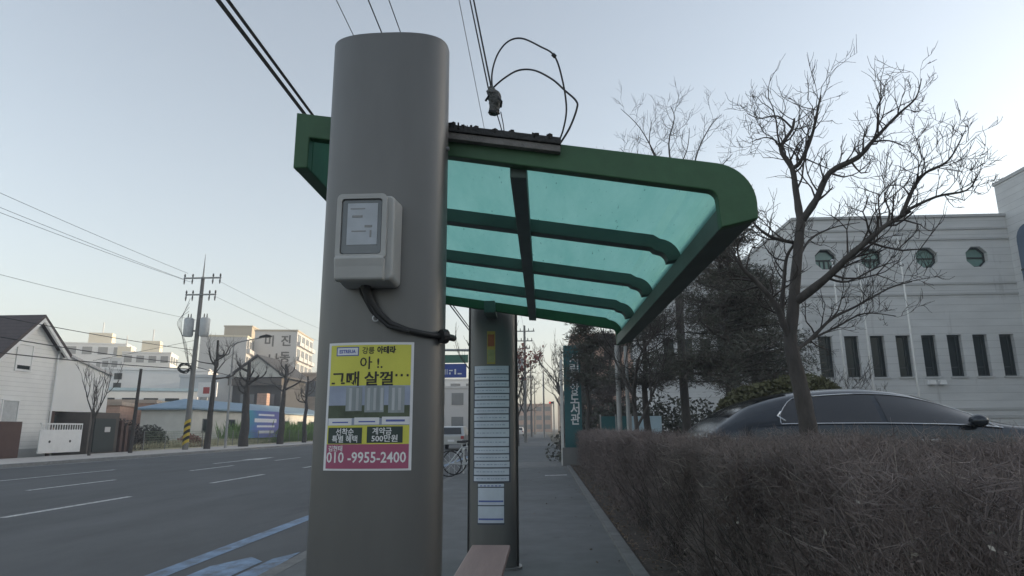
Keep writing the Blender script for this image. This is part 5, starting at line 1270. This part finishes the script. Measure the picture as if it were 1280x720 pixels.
shrub('brown low shrub at the far right of the sidewalk', (1.75, 32, 0), .6, 4.0, 1.0, M['hedge1'], 5000, .12)
shrub('reddish low shrub beyond the sign at the sidewalk edge', (1.75, 44, 0), .7, 6.0, 1.2, M['needle2'], 5000, .16)
tl = thing('traffic_light', 'distant traffic light with a red lamp at the street end', 'traffic light', (1.3, 100, 0))
MB().tube([(1.6, 100, 0), (1.6, 100, 5.2)], .09, 8).build('post', M['greypole'], tl)
MB().box(.9, 1.6, 99.9, 100.1, 4.85, 5.15).build('housing', M['black'], tl)
rm = bpy.data.materials.new('red_signal'); rm.use_nodes = True; bb = rm.node_tree.nodes['Principled BSDF']; bb.inputs['Base Color'].default_value = (.5, .02, .02, 1); bb.inputs['Emission Color'].default_value = (1, .08, .06, 1); bb.inputs['Emission Strength'].default_value = .5
MB().tube([(1.03, 99.9, 5.0), (1.03, 99.86, 5.0)], .11, 12).build('red_lamp', rm, tl)

# ------------------------------------------------------------------ air
hz = tag(MB().box(-420, 420, -430, 660, -1.2, 62).build('haze', None), kind='stuff')
hm = bpy.data.materials.new('air'); hm.use_nodes = True; hn = hm.node_tree.nodes; hn.remove(hn['Principled BSDF'])
pv = hn.new('ShaderNodeVolumePrincipled'); pv.inputs['Color'].default_value = (.9, .93, .96, 1); pv.inputs['Density'].default_value = .0017
hm.node_tree.links.new(pv.outputs[0], hn['Material Output'].inputs['Volume']); hz.data.materials.append(hm)

# ------------------------------------------------------------------ camera
cd = bpy.data.cameras.new('camera'); cam = bpy.data.objects.new('camera', cd); col.objects.link(cam); sc.camera = cam
cd.sensor_width = 36; cd.lens = 36 * F_ / 1280; cd.clip_start = .05; cd.clip_end = 6000
from mathutils import Matrix
cam.matrix_world = Matrix(((RT[0], UP[0], -fw[0], 0), (RT[1], UP[1], -fw[1], 0), (RT[2], UP[2], -fw[2], CAM_H), (0, 0, 0, 1)))

# ------------------------------------------------------------------ light
EL, AZ = R(7.0), R(72)         # sun behind the added shade ridge to the right; azimuth from +Y towards +X
w = bpy.data.worlds.new('World'); sc.world = w; w.use_nodes = True
nt = w.node_tree; bg = nt.nodes['Background']; sky = nt.nodes.new('ShaderNodeTexSky'); sky.sky_type = 'NISHITA'; sky.sun_disc = False
sky.sun_elevation = EL; sky.sun_rotation = AZ; sky.air_density = 1.0; sky.dust_density = 1.5; sky.ozone_density = 1.7; sky.altitude = 50
hs = nt.nodes.new('ShaderNodeHueSaturation'); hs.inputs['Saturation'].default_value = .58
nt.links.new(sky.outputs[0], hs.inputs['Color']); nt.links.new(hs.outputs[0], bg.inputs['Color']); bg.inputs['Strength'].default_value = .15
sd_ = bpy.data.lights.new('sun', 'SUN'); sd_.energy = 3.8; sd_.angle = R(.53); sd_.color = (1, .80, .55)
so = bpy.data.objects.new('sun', sd_); col.objects.link(so)
dirv = Vector((math.sin(AZ) * math.cos(EL), math.cos(AZ) * math.cos(EL), math.sin(EL)))
so.rotation_euler = (-dirv).to_track_quat('-Z', 'Y').to_euler(); so.location = (0, 0, 60)
vs = sc.view_settings; vs.view_transform = 'Standard'; vs.look = 'None'; vs.gamma = 1; vs.use_curve_mapping = False; vs.exposure = 1.5
sc.display_settings.display_device = 'sRGB'
sc.cycles.max_bounces = 8
